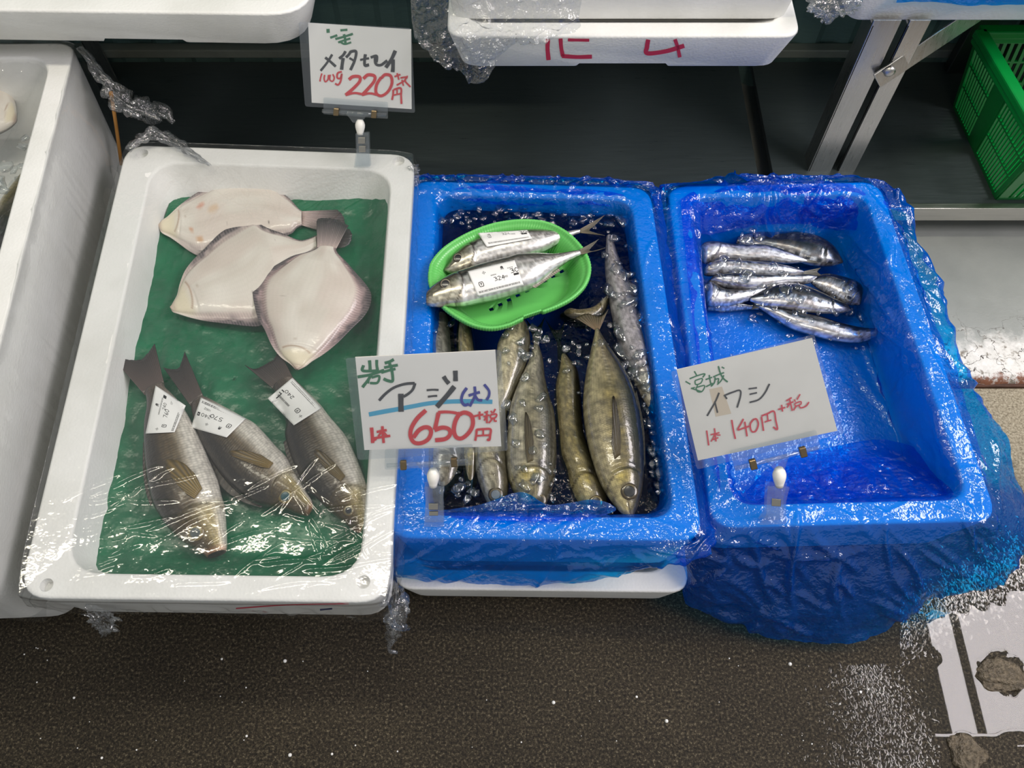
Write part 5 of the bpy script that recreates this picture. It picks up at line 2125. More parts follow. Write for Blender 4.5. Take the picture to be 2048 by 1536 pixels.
fin('pectoral_fin', a1, [(1405, 1030), (1366, 1060)], [(1405, 880), (1390, 750), (1368, 650), (1352, 640), (1350, 700), (1352, 820), (1345, 960)], (82, 72, 48), (52, 46, 34), stick=True, rays=9)
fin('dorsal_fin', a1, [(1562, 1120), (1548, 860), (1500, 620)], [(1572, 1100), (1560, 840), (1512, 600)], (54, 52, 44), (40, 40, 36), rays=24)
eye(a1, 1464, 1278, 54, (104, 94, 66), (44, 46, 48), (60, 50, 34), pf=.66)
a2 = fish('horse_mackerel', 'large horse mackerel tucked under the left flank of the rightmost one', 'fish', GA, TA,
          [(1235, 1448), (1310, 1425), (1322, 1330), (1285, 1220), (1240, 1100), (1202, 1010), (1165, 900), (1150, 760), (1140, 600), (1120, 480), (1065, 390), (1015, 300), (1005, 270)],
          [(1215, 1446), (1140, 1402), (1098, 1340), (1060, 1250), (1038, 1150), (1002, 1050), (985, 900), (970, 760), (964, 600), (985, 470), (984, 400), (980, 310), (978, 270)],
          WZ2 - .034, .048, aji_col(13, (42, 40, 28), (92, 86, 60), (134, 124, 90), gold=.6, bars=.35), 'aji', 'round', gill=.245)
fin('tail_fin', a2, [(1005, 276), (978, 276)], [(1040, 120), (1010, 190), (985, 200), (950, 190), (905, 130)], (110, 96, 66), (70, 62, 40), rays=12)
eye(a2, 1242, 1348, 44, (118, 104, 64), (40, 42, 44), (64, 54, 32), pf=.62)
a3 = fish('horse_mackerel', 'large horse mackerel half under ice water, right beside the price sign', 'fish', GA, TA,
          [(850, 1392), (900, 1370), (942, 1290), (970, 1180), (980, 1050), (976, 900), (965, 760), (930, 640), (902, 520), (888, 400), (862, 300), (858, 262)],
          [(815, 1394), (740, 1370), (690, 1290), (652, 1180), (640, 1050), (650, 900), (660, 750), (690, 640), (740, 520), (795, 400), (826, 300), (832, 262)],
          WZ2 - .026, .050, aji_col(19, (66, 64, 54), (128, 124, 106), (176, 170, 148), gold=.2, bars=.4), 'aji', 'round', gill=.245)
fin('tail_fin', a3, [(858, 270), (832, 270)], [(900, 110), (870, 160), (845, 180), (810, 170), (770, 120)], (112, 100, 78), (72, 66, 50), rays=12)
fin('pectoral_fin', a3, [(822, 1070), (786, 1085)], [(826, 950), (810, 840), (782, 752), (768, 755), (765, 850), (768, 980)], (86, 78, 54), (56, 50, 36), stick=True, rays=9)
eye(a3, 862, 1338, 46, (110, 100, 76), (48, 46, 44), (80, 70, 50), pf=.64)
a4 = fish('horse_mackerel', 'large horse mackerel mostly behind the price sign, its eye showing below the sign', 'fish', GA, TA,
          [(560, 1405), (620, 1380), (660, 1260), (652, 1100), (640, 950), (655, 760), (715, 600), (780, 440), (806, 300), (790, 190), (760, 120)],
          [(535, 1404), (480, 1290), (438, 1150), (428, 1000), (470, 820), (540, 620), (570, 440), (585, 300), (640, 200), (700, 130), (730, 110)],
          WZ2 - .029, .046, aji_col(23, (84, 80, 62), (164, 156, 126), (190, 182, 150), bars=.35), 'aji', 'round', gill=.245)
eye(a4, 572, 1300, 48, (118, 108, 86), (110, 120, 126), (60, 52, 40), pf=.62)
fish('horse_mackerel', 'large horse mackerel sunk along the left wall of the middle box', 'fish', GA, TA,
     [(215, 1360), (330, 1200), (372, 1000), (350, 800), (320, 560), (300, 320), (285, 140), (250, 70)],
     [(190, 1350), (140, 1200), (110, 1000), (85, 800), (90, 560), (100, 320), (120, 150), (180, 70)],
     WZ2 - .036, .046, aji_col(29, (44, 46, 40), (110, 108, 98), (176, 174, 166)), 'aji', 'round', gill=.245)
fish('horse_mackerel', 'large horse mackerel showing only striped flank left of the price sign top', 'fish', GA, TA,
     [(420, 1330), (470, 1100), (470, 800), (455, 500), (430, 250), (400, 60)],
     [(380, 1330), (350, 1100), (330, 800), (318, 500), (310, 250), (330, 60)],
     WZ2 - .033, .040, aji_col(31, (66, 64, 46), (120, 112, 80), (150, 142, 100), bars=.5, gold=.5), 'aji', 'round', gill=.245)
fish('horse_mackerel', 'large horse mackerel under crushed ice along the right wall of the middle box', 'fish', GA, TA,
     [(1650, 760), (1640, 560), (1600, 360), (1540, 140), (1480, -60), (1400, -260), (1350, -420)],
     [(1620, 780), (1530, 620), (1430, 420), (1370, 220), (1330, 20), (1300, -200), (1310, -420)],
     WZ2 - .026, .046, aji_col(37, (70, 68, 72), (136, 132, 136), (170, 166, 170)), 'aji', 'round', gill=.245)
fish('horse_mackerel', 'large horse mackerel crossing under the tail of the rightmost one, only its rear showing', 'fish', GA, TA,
     [(1330, 20), (1280, 130), (1180, 175), (1080, 160), (1000, 120)],
     [(1310, -20), (1220, 60), (1130, 80), (1060, 72), (1005, 95)],
     WZ2 - .028, .036, aji_col(41, (52, 48, 36), (104, 94, 66), (140, 128, 92)), 'aji', 'round', gill=.245)

# ---- sardines
FZ3 = Z3 - .098
TS = (1380, 430, 4.6545)


def sard_col(seed, split=.1, bright=1.0, flip=1):
    def f(u, v, side):
        v = v * flip
        n1 = noise(u * 10, v * 3, seed)
        n2 = noise(u * 50, v * 12, seed + 1)
        c = mixc(np.array((222, 226, 236)) * bright, (34, 44, 56), sstep(split - .12, split + .14, v + .2 * (n1 - .5)))
        c = mixc(c, (120, 140, 165), .7 * np.exp(-((v - split + .1) / .10) ** 2))
        c = mixc(c, (244, 244, 246), .5 * sstep(-.2, -.7, v))
        c = mixc(c, (120, 100, 84), .35 * sstep(.62, .75, noise(u * 16, v * 7, seed + 4)))
        sp = sstep(.55, .3, np.abs(v - split + .12) * 6) * sstep(.5, .75, np.sin(u * 60) * .5 + .5)
        c = mixc(c, (24, 28, 36), sp * .7)
        arc = .21 - .05 * v ** 2
        c = mixc(c, (52, 50, 52), .6 * np.exp(-((u - arc) / .007) ** 2))
        c = mixc(c, (130, 112, 92), sstep(.14, .05, u) * .5)
        c = c * (.66 + .6 * n2)[..., None]
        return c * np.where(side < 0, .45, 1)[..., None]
    return f


GS = 'sardines at the back of the blue-lined right box'


def sard(lab, top, bot, z, th, split, seed, bright=1.0, tail=None):
    """top and bottom outlines run from the head end"""
    r = fish('sardine', lab, 'fish', GS, TS, top, bot, z, th, sard_col(seed, split, bright), 'sardine', 'round', n=90, m=32, gill=.21)
    if tail:
        fin('tail_fin', r, *tail, (120, 120, 112), (64, 62, 56), rays=10)
    return r


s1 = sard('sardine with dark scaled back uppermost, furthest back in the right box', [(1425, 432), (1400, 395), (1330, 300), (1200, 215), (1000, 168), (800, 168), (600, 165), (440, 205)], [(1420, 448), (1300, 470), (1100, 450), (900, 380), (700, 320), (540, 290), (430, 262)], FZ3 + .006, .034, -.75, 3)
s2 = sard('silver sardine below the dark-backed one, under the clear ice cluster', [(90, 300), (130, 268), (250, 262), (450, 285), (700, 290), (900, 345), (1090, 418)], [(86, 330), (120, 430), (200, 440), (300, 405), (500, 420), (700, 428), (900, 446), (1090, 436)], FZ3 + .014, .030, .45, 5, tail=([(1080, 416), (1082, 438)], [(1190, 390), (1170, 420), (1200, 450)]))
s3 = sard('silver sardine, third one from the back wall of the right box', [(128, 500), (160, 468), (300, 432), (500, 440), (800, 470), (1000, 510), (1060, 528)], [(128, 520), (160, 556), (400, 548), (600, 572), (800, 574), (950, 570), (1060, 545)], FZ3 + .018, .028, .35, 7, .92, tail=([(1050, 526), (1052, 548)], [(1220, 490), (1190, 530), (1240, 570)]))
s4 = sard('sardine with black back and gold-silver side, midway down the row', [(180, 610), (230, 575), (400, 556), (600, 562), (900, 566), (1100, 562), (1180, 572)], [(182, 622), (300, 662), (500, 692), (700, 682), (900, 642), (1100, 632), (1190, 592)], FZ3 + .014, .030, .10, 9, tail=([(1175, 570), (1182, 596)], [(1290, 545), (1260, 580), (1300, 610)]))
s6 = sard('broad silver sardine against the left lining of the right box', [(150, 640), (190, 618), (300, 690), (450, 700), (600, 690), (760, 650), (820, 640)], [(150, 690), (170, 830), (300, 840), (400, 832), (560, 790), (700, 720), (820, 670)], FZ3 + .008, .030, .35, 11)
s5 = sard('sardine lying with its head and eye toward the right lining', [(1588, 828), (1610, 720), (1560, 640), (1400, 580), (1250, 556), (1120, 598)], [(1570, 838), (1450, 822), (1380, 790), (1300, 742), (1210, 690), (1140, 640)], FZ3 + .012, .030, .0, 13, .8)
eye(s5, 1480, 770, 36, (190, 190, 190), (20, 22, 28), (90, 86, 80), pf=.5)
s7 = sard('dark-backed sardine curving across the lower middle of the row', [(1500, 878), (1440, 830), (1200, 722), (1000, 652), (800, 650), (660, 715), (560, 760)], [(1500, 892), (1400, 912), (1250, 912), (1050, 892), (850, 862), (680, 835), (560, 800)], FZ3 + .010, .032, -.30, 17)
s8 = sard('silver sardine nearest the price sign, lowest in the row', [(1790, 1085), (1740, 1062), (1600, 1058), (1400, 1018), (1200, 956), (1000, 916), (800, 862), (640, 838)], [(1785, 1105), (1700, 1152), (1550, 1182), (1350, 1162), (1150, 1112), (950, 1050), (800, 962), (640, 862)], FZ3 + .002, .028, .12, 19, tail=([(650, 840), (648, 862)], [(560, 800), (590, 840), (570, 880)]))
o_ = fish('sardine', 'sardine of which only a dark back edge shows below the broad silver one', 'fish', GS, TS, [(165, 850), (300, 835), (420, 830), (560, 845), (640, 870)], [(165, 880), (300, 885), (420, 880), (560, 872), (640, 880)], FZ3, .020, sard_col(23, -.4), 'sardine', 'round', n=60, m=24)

# melt water on the floor of box 3
Qw = inset(Q3, [.052, .044, .056, .048])
V2_ = [(p.x, p.y) for p in rrect(Qw, .025, 8)]
cx, cy = np.mean(V2_, 0)
rows = []
for t in np.linspace(.02, 1, 50):
    rows += [(cx + (x - cx) * t, cy + (y - cy) * t, FZ3 + .006 + .004 * (noise((cx + (x - cx) * t) * 45, (cy + (y - cy) * t) * 45) - .5)) for x, y in V2_]
o = mesh('melt_water', rows, grid_faces(50, len(V2_), close_m=True) + [tuple(range(len(V2_)))], M['pool3'])
tag(o, 'shallow melt water on the blue lining around the sardines', 'water', kind='stuff')


def ice_heap(name, label, spots, seed, rest=None):
    V, Fc = [], []
    rg = random.Random(seed)
    for px, py, z, r in spots:
        c = up(px, py, z)
        if rest is not None:
            h_ = cast(rest, px, py, r * .10)
            if h_ is not None and h_.z > z:
                c = h_
        e1, e2, e3 = r * rg.uniform(.7, 1.5), r * rg.uniform(.6, 1.2), r * rg.uniform(.3, .6)
        P, f_ = lump((0, 0, 0), (e1, e2, e3), rg.randint(1, 9999), .30, sub=2)
        a = rg.uniform(0, 3.1)
        x, y = P[:, 0].copy(), P[:, 1].copy()
        P[:, 0], P[:, 1] = x * math.cos(a) - y * math.sin(a), x * math.sin(a) + y * math.cos(a)
        P += np.array(c)
        b = len(V)
        V += list(P)
        Fc += [[i + b for i in f] for f in f_]
    return tag(mesh(name, V, Fc, M['ice']), label, 'ice', kind='stuff')


rg = random.Random(5)
sp = []
for _ in range(130):      # right-hand column
    y = rg.uniform(440, 1000)
    x0, x1 = 1205 + (y - 450) * .10, 1296 + (y - 450) * .08
    if y > 760:
        x0 += 45
    sp.append((rg.uniform(x0, x1), y, WZ2 + rg.uniform(-.004, .012), rg.choice((.004, .006, .009, .013)) * (1 if y < 760 else .6)))
for _ in range(130):       # along the back
    sp.append((rg.uniform(875, 1262), rg.uniform(398, 455), WZ2 + rg.uniform(-.003, .008), rg.uniform(.003, .007)))
for _ in range(45):       # in the gaps between the fish
    gx = rg.choice(((1080, 660, 40, 50), (1190, 660, 26, 50), (1110, 960, 20, 40), (880, 640, 50, 30), (1150, 720, 16, 70), (920, 985, 26, 40)))
    sp.append((rg.gauss(gx[0], gx[2] * .6), rg.gauss(gx[1], gx[3] * .6), WZ2 + rg.uniform(-.002, .014), rg.uniform(.003, .007)))
for _ in range(30):       # over the sunk flanks
    sp.append((rg.uniform(1010, 1100), rg.uniform(650, 1000), WZ2 + .018, rg.uniform(.004, .009)))
AJ = bvh_of(*[o for o in COL.objects if o.name.startswith('horse_mackerel') and o.get('group') != GB])
ice_heap('crushed_ice', 'clear crushed ice floating round the horse mackerel', sp, 3, AJ)
SR = bvh_of(*[o for o in COL.objects if o.name.startswith('sardine')])
sp = [(1492, 478, FZ3 + .050, .009), (1505, 462, FZ3 + .056, .007), (1520, 474, FZ3 + .052, .011), (1500, 485, FZ3 + .046, .008), (1484, 470, FZ3 + .05, .005)]
for _ in range(46):
    t = rg.random()
    sp.append((1400 + 340 * t + rg.uniform(-10, 20), 505 + rg.uniform(0, 105) + 40 * t, FZ3 + .010, rg.uniform(.004, .010)))
for _ in range(26):
    sp.append((rg.uniform(1430, 1760), rg.uniform(610, 720), FZ3 + .008, rg.uniform(.003, .007)))
ice_heap('melting_ice', 'clear melting ice over the sardines, one cluster standing up at the back', sp, 6, SR)

# contents of the left box
sp = []
for _ in range(60):
    y = rg.uniform(260, 640)
    sp.append((rg.uniform(-120, 112 - (y - 100) * .24), y, ZL - .075 + rg.uniform(-.01, .02), rg.uniform(.006, .016)))
ice_heap('crushed_ice', 'crushed ice in the tall film-covered box at the left edge', sp, 9)
fish('dark_fish', 'dark grey-brown fish dimly seen under the wrinkled film of the tall left box', 'fish', None, (0, 0, 1),
     [(96, 330), (70, 420), (20, 520), (-60, 640), (-160, 760)], [(70, 322), (20, 390), (-40, 480), (-120, 600), (-200, 740)], ZL - .105, .05, grunt_col(33, .6), 'grunt', 'round', n=80, m=32, gill=.25)
fL = fish('white_fish', 'pale fish in the tall left box, cut off by the frame edge', 'fish', None, (0, 0, 1),
          [(34, 236), (30, 205), (14, 170), (-20, 140), (-80, 110)], [(30, 246), (10, 258), (-20, 268), (-60, 270), (-90, 260)], ZL - .10, .06, flat_col(17, 0, 0), 'flat', 'round', n=60, m=28)


# ================================================================ PRICE SIGNS
def poly_plate(pts, P, n, lift, th, ns=None):
    """rounded flat plate from traced corners, standing on the sign plane"""
    q = [upn(x, y, P, n) for x, y in pts]
    k = len(q)
    top = [p + n * (lift + th) for p in q]
    bot = [p + n * lift for p in q]
    V = bot + top
    Fc = [tuple(range(k))[::-1], tuple(range(k, 2 * k))] + [(i, (i + 1) % k, k + (i + 1) % k, k + i) for i in range(k)]
    return V, Fc


def round_px(pts, r):
    out = []
    m = len(pts)
    for i in range(m):
        c, a, b = np.array(pts[i], float), np.array(pts[i - 1], float), np.array(pts[(i + 1) % m], float)
        p0 = c + (a - c) / np.linalg.norm(a - c) * r
        p1 = c + (b - c) / np.linalg.norm(b - c) * r
        for t in np.linspace(0, 1, 6):
            out.append(tuple(p0 * (1 - t) ** 2 + c * 2 * t * (1 - t) + p1 * t * t))
    return out


def sign(label, T, base_px, base_z, card, lam, strokes, inks, plate, pins, neck, ball, clip, spring, cardmat, extra=None, foot_z=None):
    n = Vector((0, -.80, .60)).normalized()
    B = up(*zt(T, *base_px), base_z)
    root = empty('price_sign', tuple(B), label, 'price sign', 'handwritten price signs')
    Z = lambda pts: [zt(T, *p) for p in pts]
    P0 = B + n * .006

    def part(name, pts, lift, th, mat, rr=0, parent=None, bev=0):
        pp = Z(pts)
        if rr:
            pp = round_px(pp, rr / T[2])
        V, Fc = poly_plate(pp, P0, n, lift, th)
        o = mesh(name, V, Fc, mat, parent if parent is not None else root, smooth=False)
        if parent is None:
            o.location = -B
        fixn(o)
        if bev:
            md = o.modifiers.new('bevel', 'BEVEL')
            md.width = bev
            md.segments = 2
        return o
    c = part('card', card, 0, .0006, M[cardmat])
    place = lambda x, y, l: upn(x, y, P0, n) + n * (.0008 + .00002 * l)
    inked('lettering', T, strokes, place, [M[i] for i in inks], c)
    if extra:
        for pts, mt in extra:
            pp = Z(pts)
            V, Fc = poly_plate(pp, P0, n, .00062, .0001)
            mesh('tape_stain', V, Fc, M[mt], c, smooth=False)
    # laminated pouch: one thin sheet in front, one behind, sealed at the rim
    pp = round_px(Z(lam), 26 / T[2])
    nn = 24
    edge = np.array(pp)
    ctr = edge.mean(0)
    V = []
    rows = []
    for k, t in enumerate(np.linspace(.02, 1, nn)):
        for e_ in edge:
            q = ctr + (e_ - ctr) * t
            p = upn(q[0], q[1], P0, n)
            V.append(p + n * (.0026 - .0016 * t ** 6 + .0007 * (noise(p.x * 50, p.y * 50, p.z * 50, 2) - .5)))
    lamo = mesh('laminate', V, grid_faces(nn, len(edge), close_m=True) + [tuple(range(len(edge)))], M['laminate'], root)
    lamo.location = -B
    # clear bar that grips the card, with two metal pins
    part('holder_bar', plate, .0042, .0022, M['acrylic'], 14, bev=.0006)
    a, b = np.array(pins[0]), np.array(pins[1])
    u = (b - a) / np.linalg.norm(b - a)
    mb = MB()
    ends = [a - u * 140, b + u * 120]
    mb.tube([upn(*zt(T, *e_), P0, n) + n * .0085 for e_ in ends], .0026, 12)
    rod = mb.build('holder_rod', M['acrylic'], root, smooth=True)
    rod.location = -B
    for p in pins:
        p = np.array(p)
        w2 = u * 27
        h2 = np.array((-u[1], u[0])) * 38
        part('pin', [tuple(p - w2 - h2), tuple(p + w2 - h2), tuple(p + w2 + h2), tuple(p - w2 + h2)], .0066, .0052, M['chrome'], bev=.0012)
    part('neck', neck, .002, .004, M['acrylic'], bev=.0006)
    # white ball joint
    (bx, by), bw, bh = ball
    mb = MB()
    t0, t1 = upn(*zt(T, bx, by - bh / 2), P0, n) + n * .003, upn(*zt(T, bx, by + bh / 2), P0, n) + n * .003
    rr = bw / T[2] / F * (t0 - Vector((0, 0, H))).length / 2
    prof = [.55, .85, 1.0, .98, .86, .7, .62]
    mb.tube([t0.lerp(t1, k / 6) for k in range(7)], [rr * x for x in prof], 20)
    j = mb.build('ball_joint', M['white_plastic'], root, smooth=True)
    j.location = -B
    # clip: two clear jaws biting the rim, steel spring
    part('clip', clip, .004, .0022, M['acrylic'], 10, bev=.0005)
    part('clip', clip, -.006, .0022, M['acrylic'], 10, bev=.0005)
    for sp_ in spring:
        part('spring', sp_, .0055, .0022, M['spring'], bev=.0006)
    return root


# sign over the flatfish box
T1 = (580, 30, 4.954)
g, k, r = 0, 1, 2
ST1 = [(g, 38, [(362, 158), (395, 156)]), (g, 22, [(500, 152), (570, 146)]), (g, 22, [(450, 238), (540, 214), (625, 186)]), (g, 20, [(478, 272), (540, 250), (600, 232)]), (g, 24, [(535, 190), (548, 240), (550, 296)]), (g, 18, [(500, 268), (545, 288), (608, 270)]), (g, 22, [(400, 225), (470, 200)]), (g, 18, [(605, 185), (600, 205)]),
       (k, 22, [(420, 390), (370, 470), (305, 552)]), (k, 24, [(350, 420), (400, 460), (455, 510)]), (k, 26, [(552, 358), (530, 395), (488, 432)]), (k, 32, [(528, 425), (520, 480), (512, 542)]),
       (k, 26, [(605, 358), (585, 390), (556, 420)]), (k, 26, [(600, 362), (655, 362), (642, 450), (600, 545)]), (k, 20, [(590, 425), (640, 455)]),
       (k, 20, [(696, 445), (740, 435), (785, 428)]), (k, 28, [(748, 388), (740, 450), (745, 498), (785, 492)]), (k, 24, [(800, 420), (860, 405), (858, 470)]), (k, 26, [(845, 400), (850, 480), (900, 495), (965, 450)]),
       (k, 34, [(1045, 352), (1005, 440), (950, 520)]), (k, 36, [(1020, 440), (1022, 500), (1018, 565)]),
       (r, 14, [(318, 578), (305, 620), (298, 658)]), (r, 14, [(345, 592), (340, 630), (352, 660), (376, 640), (384, 592)]), (r, 14, [(400, 590), (396, 640), (425, 655), (440, 620), (425, 585)]), (r, 17, [(515, 560), (475, 575), (470, 620), (500, 625), (515, 580), (505, 650), (480, 690), (448, 678)]),
       (r, 30, [(585, 640), (625, 610), (690, 612), (690, 660), (620, 735), (552, 792)]), (r, 22, [(552, 792), (640, 772), (720, 784)]),
       (r, 30, [(728, 630), (775, 592), (838, 604), (835, 655), (770, 735), (715, 792)]), (r, 22, [(715, 792), (790, 775), (868, 790)]),
       (r, 28, [(905, 615), (860, 690), (855, 770), (905, 800), (970, 760), (1010, 680), (1000, 605), (945, 590), (905, 625)]),
       (r, 16, [(1036, 610), (1095, 588)]), (r, 16, [(1062, 575), (1080, 640)]), (r, 16, [(1058, 695), (1120, 660), (1150, 640)]), (r, 16, [(1095, 622), (1160, 615), (1140, 650), (1195, 712)]), (r, 14, [(1165, 600), (1160, 615)]), (r, 14, [(1110, 640), (1125, 700)]),
       (r, 18, [(1025, 738), (1022, 790), (1012, 840)]), (r, 18, [(1028, 738), (1098, 724), (1102, 800), (1106, 880)]), (r, 14, [(1062, 738), (1062, 785)]), (r, 14, [(1030, 792), (1096, 778)])]
sign('price sign behind the flatfish box, reading 220 in red', T1, (728, 1500), Z1 + .004,
     [(180, 76), (1200, 142), (1206, 932), (216, 868)], [(84, 66), (1204, 130), (1240, 970), (150, 905)], ST1, ['ink_green', 'ink_black', 'ink_red'],
     [(340, 812), (974, 858), (976, 1024), (336, 978)], [(470, 952), (842, 975)], [(558, 968), (768, 985), (712, 1066), (628, 1062)], ((698, 1108), 92, 150),
     [(655, 1165), (785, 1160), (790, 1350), (800, 1500), (640, 1505), (660, 1350)], [[(682, 1205), (752, 1205), (752, 1265), (682, 1265)], [(690, 1290), (756, 1290), (756, 1350), (690, 1350)]], 'paper')

T2 = (690, 690, 4.267)
g, k, c_, b_, r = 0, 1, 2, 3, 4
ST2 = [(c_, 36, [(205, 590), (330, 566), (450, 545), (580, 520), (720, 495), (900, 480), (1080, 478), (1258, 482)]),
       (g, 24, [(160, 170), (150, 214), (215, 220), (290, 216)]), (g, 26, [(210, 128), (214, 170), (216, 214)]), (g, 24, [(272, 124), (272, 170), (280, 215)]), (g, 24, [(108, 270), (220, 250), (335, 212)]), (g, 24, [(230, 245), (195, 300), (150, 358)]), (g, 22, [(205, 282), (195, 325)]), (g, 20, [(228, 275), (292, 262), (278, 318), (214, 322)]),
       (g, 24, [(418, 120), (385, 138), (340, 152)]), (g, 22, [(335, 190), (395, 178), (452, 168)]), (g, 22, [(310, 232), (370, 215), (432, 200)]), (g, 24, [(380, 150), (400, 210), (408, 300), (370, 302), (330, 285)]),
       (k, 22, [(292, 470), (350, 410), (420, 360), (510, 330), (596, 322)]), (k, 22, [(600, 322), (580, 375), (545, 410), (500, 438)]), (k, 44, [(478, 412), (478, 490), (480, 566)]), (k, 16, [(698, 382), (750, 378), (800, 380)]), (k, 16, [(708, 438), (750, 432), (788, 430)]),
       (k, 34, [(842, 264), (862, 296), (888, 326)]), (k, 38, [(942, 215), (944, 262), (944, 305)]), (k, 40, [(935, 350), (870, 430), (785, 525)]),
       (b_, 24, [(1040, 362), (1005, 415), (995, 470), (1020, 508), (1058, 500)]), (b_, 22, [(1055, 428), (1110, 410), (1152, 398)]), (b_, 22, [(1108, 350), (1108, 430), (1065, 520)]), (b_, 22, [(1108, 425), (1135, 462), (1172, 468)]), (b_, 22, [(1188, 332), (1228, 385), (1228, 430), (1208, 466)]),
       (r, 28, [(228, 700), (234, 770), (238, 832)]), (r, 22, [(238, 815), (268, 795)]), (r, 20, [(272, 738), (315, 728), (358, 722)]), (r, 20, [(248, 792), (320, 780), (388, 770)]), (r, 22, [(320, 688), (325, 760), (332, 832)]), (r, 16, [(312, 740), (285, 775)]), (r, 16, [(335, 742), (362, 772)]),
       (r, 34, [(692, 552), (620, 620), (570, 700), (560, 770), (590, 825), (650, 832), (710, 800), (735, 745), (722, 705), (680, 698), (630, 725), (585, 785)]),
       (r, 34, [(800, 572), (785, 640), (768, 718)]), (r, 24, [(795, 570), (860, 566), (930, 572), (1000, 590)]), (r, 34, [(765, 722), (830, 700), (885, 712), (898, 755), (860, 795), (770, 808)]),
       (r, 34, [(985, 572), (945, 640), (930, 720), (950, 780), (1000, 790), (1060, 740), (1092, 670), (1080, 600), (1030, 572), (985, 580)]),
       (r, 19, [(1125, 715), (1120, 765), (1112, 812)]), (r, 19, [(1122, 718), (1185, 712), (1242, 714), (1240, 760), (1232, 804), (1212, 800)]), (r, 15, [(1180, 718), (1180, 765)]), (r, 15, [(1120, 770), (1180, 766), (1236, 764)]),
       (r, 17, [(1100, 604), (1140, 594), (1182, 588)]), (r, 17, [(1150, 562), (1148, 595), (1150, 632)]),
       (r, 14, [(1190, 572), (1222, 560)]), (r, 14, [(1182, 606), (1234, 592)]), (r, 15, [(1210, 560), (1212, 610), (1212, 662)]), (r, 13, [(1208, 600), (1190, 640)]), (r, 13, [(1244, 556), (1258, 576)]), (r, 14, [(1284, 540), (1266, 574)]), (r, 13, [(1242, 590), (1292, 584), (1286, 612), (1246, 618), (1242, 592)]), (r, 14, [(1256, 620), (1246, 640), (1226, 660)]), (r, 14, [(1274, 616), (1276, 642), (1296, 642)])]
sign('price sign on the middle box, reading 650 in bold red under a cyan line', T2, (762, 1500), Z2 + .006,
     [(88, 101), (1283, 40), (1334, 862), (166, 894)], [(6, 108), (1330, 38), (1392, 898), (110, 978)], ST2, ['ink_green', 'ink_black', 'ink_cyan', 'ink_blue', 'ink_red'],
     [(346, 872), (1090, 828), (1090, 1005), (346, 1042)], [(506, 990), (934, 965)], [(610, 994), (830, 988), (790, 1088), (694, 1094)], ((754, 1122), 108, 148),
     [(676, 1190), (852, 1185), (838, 1290), (848, 1530), (676, 1530), (692, 1300)], [[(718, 1325), (800, 1325), (800, 1378), (718, 1378)], [(722, 1392), (800, 1392), (800, 1428), (722, 1428)]], 'paper')

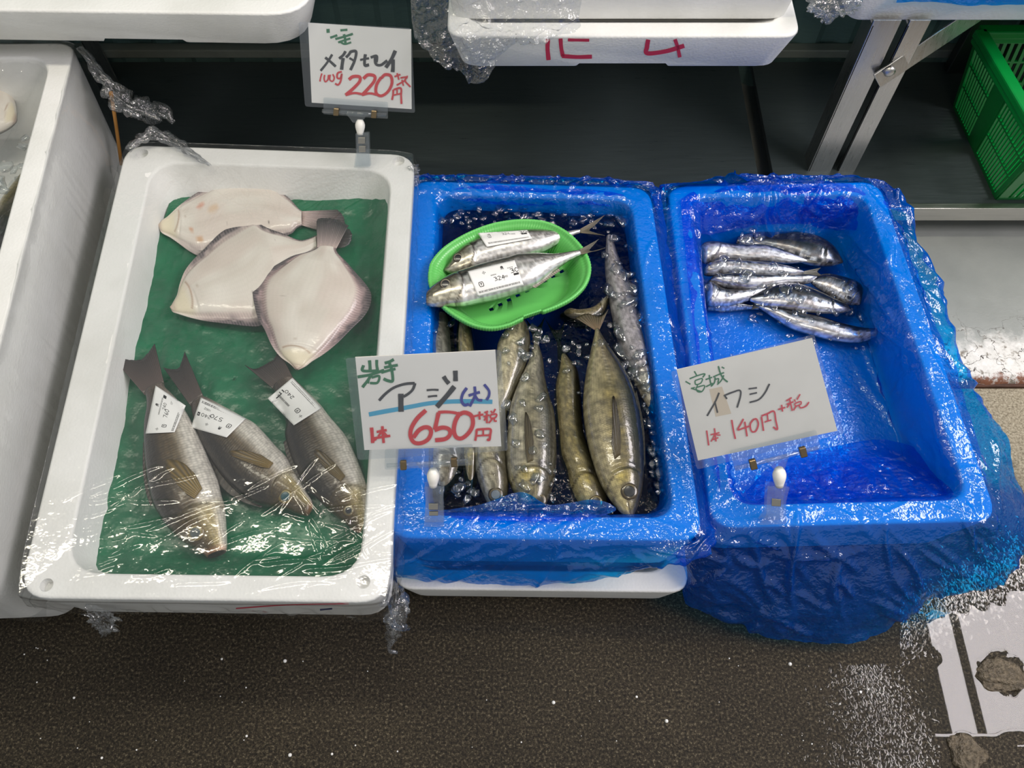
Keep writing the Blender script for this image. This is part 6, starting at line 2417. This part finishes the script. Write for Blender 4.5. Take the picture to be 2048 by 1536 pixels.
T3 = (1340, 660, 3.839)
g, k, r = 0, 1, 2
ST3 = [(g, 10, [(186, 314), (206, 350)]), (g, 10, [(118, 392), (156, 414)]), (g, 10, [(150, 372), (210, 348), (266, 334), (250, 362)]), (g, 9, [(190, 386), (246, 370), (236, 404), (198, 416), (190, 388)]), (g, 8, [(214, 412), (206, 434)]), (g, 9, [(162, 446), (190, 438)]), (g, 9, [(196, 440), (264, 424), (246, 468), (212, 470), (198, 442)]), (g, 9, [(160, 444), (240, 470)]),
       (g, 10, [(272, 378), (322, 360)]), (g, 10, [(300, 342), (306, 380), (312, 410)]), (g, 10, [(276, 432), (328, 406)]), (g, 10, [(330, 358), (370, 340), (414, 324)]), (g, 10, [(346, 360), (340, 400), (314, 430)]), (g, 9, [(344, 378), (372, 370), (366, 402)]), (g, 11, [(370, 274), (386, 330), (410, 370), (442, 396)]), (g, 9, [(412, 344), (392, 385), (362, 416)]), (g, 9, [(396, 280), (416, 292)]),
       (k, 12, [(376, 478), (345, 550), (284, 656)]), (k, 11, [(342, 545), (364, 632)]), (k, 12, [(414, 494), (436, 526)]), (k, 12, [(424, 496), (480, 474), (534, 460), (540, 500), (514, 592)]), (k, 11, [(602, 448), (666, 440)]), (k, 11, [(610, 490), (666, 478)]), (k, 12, [(610, 552), (680, 530), (726, 480), (762, 410)]),
       (r, 11, [(280, 768), (288, 825), (296, 882)]), (r, 10, [(310, 800), (345, 792), (378, 784)]), (r, 10, [(340, 750), (346, 800), (352, 852)]), (r, 9, [(344, 795), (330, 825), (314, 852)]), (r, 9, [(346, 795), (366, 802), (386, 802)]), (r, 9, [(328, 838), (370, 822)]),
       (r, 12, [(472, 686), (484, 760), (500, 832)]), (r, 12, [(562, 678), (540, 720), (518, 762), (560, 750), (606, 734)]), (r, 12, [(572, 700), (580, 750), (590, 812)]), (r, 12, [(640, 680), (614, 720), (624, 772), (656, 772), (676, 720), (662, 680), (636, 684)]),
       (r, 12, [(700, 662), (708, 715), (716, 770)]), (r, 12, [(700, 656), (750, 636), (796, 620), (810, 690), (822, 758), (790, 740)]), (r, 10, [(745, 642), (750, 690)]), (r, 10, [(724, 702), (776, 686)]),
       (r, 11, [(828, 606), (882, 590)]), (r, 11, [(854, 570), (862, 622)]),
       (r, 10, [(890, 540), (932, 514)]), (r, 10, [(892, 566), (945, 546)]), (r, 10, [(914, 522), (926, 570), (936, 616)]), (r, 9, [(916, 562), (896, 592)]), (r, 9, [(950, 528), (960, 546)]), (r, 10, [(996, 488), (972, 530)]), (r, 9, [(954, 560), (1000, 544), (1000, 566), (962, 578), (954, 562)]), (r, 10, [(966, 580), (945, 612)]), (r, 10, [(986, 570), (1000, 592), (1040, 580), (1064, 548)])]
sign('price sign on the right box, tilted, reading 140 in thin red', T3, (790, 1440), Z3 + .006,
     [(50, 302), (1090, 60), (1284, 772), (214, 1000)], [(4, 316), (1104, 30), (1336, 790), (206, 1068)], ST3, ['ink_green', 'ink_black', 'ink_pink'],
     [(450, 912), (1110, 752), (1146, 890), (492, 1066)], [(622, 1000), (1002, 906)], [(720, 984), (906, 942), (872, 1050), (796, 1062)], ((834, 1120), 100, 140),
     [(738, 1180), (908, 1188), (880, 1300), (880, 1470), (676, 1476), (730, 1400)], [[(768, 1270), (840, 1278), (838, 1330), (766, 1326)]], 'card3',
     extra=[([(300, 452), (398, 432), (470, 640), (350, 664)], 'tape')])
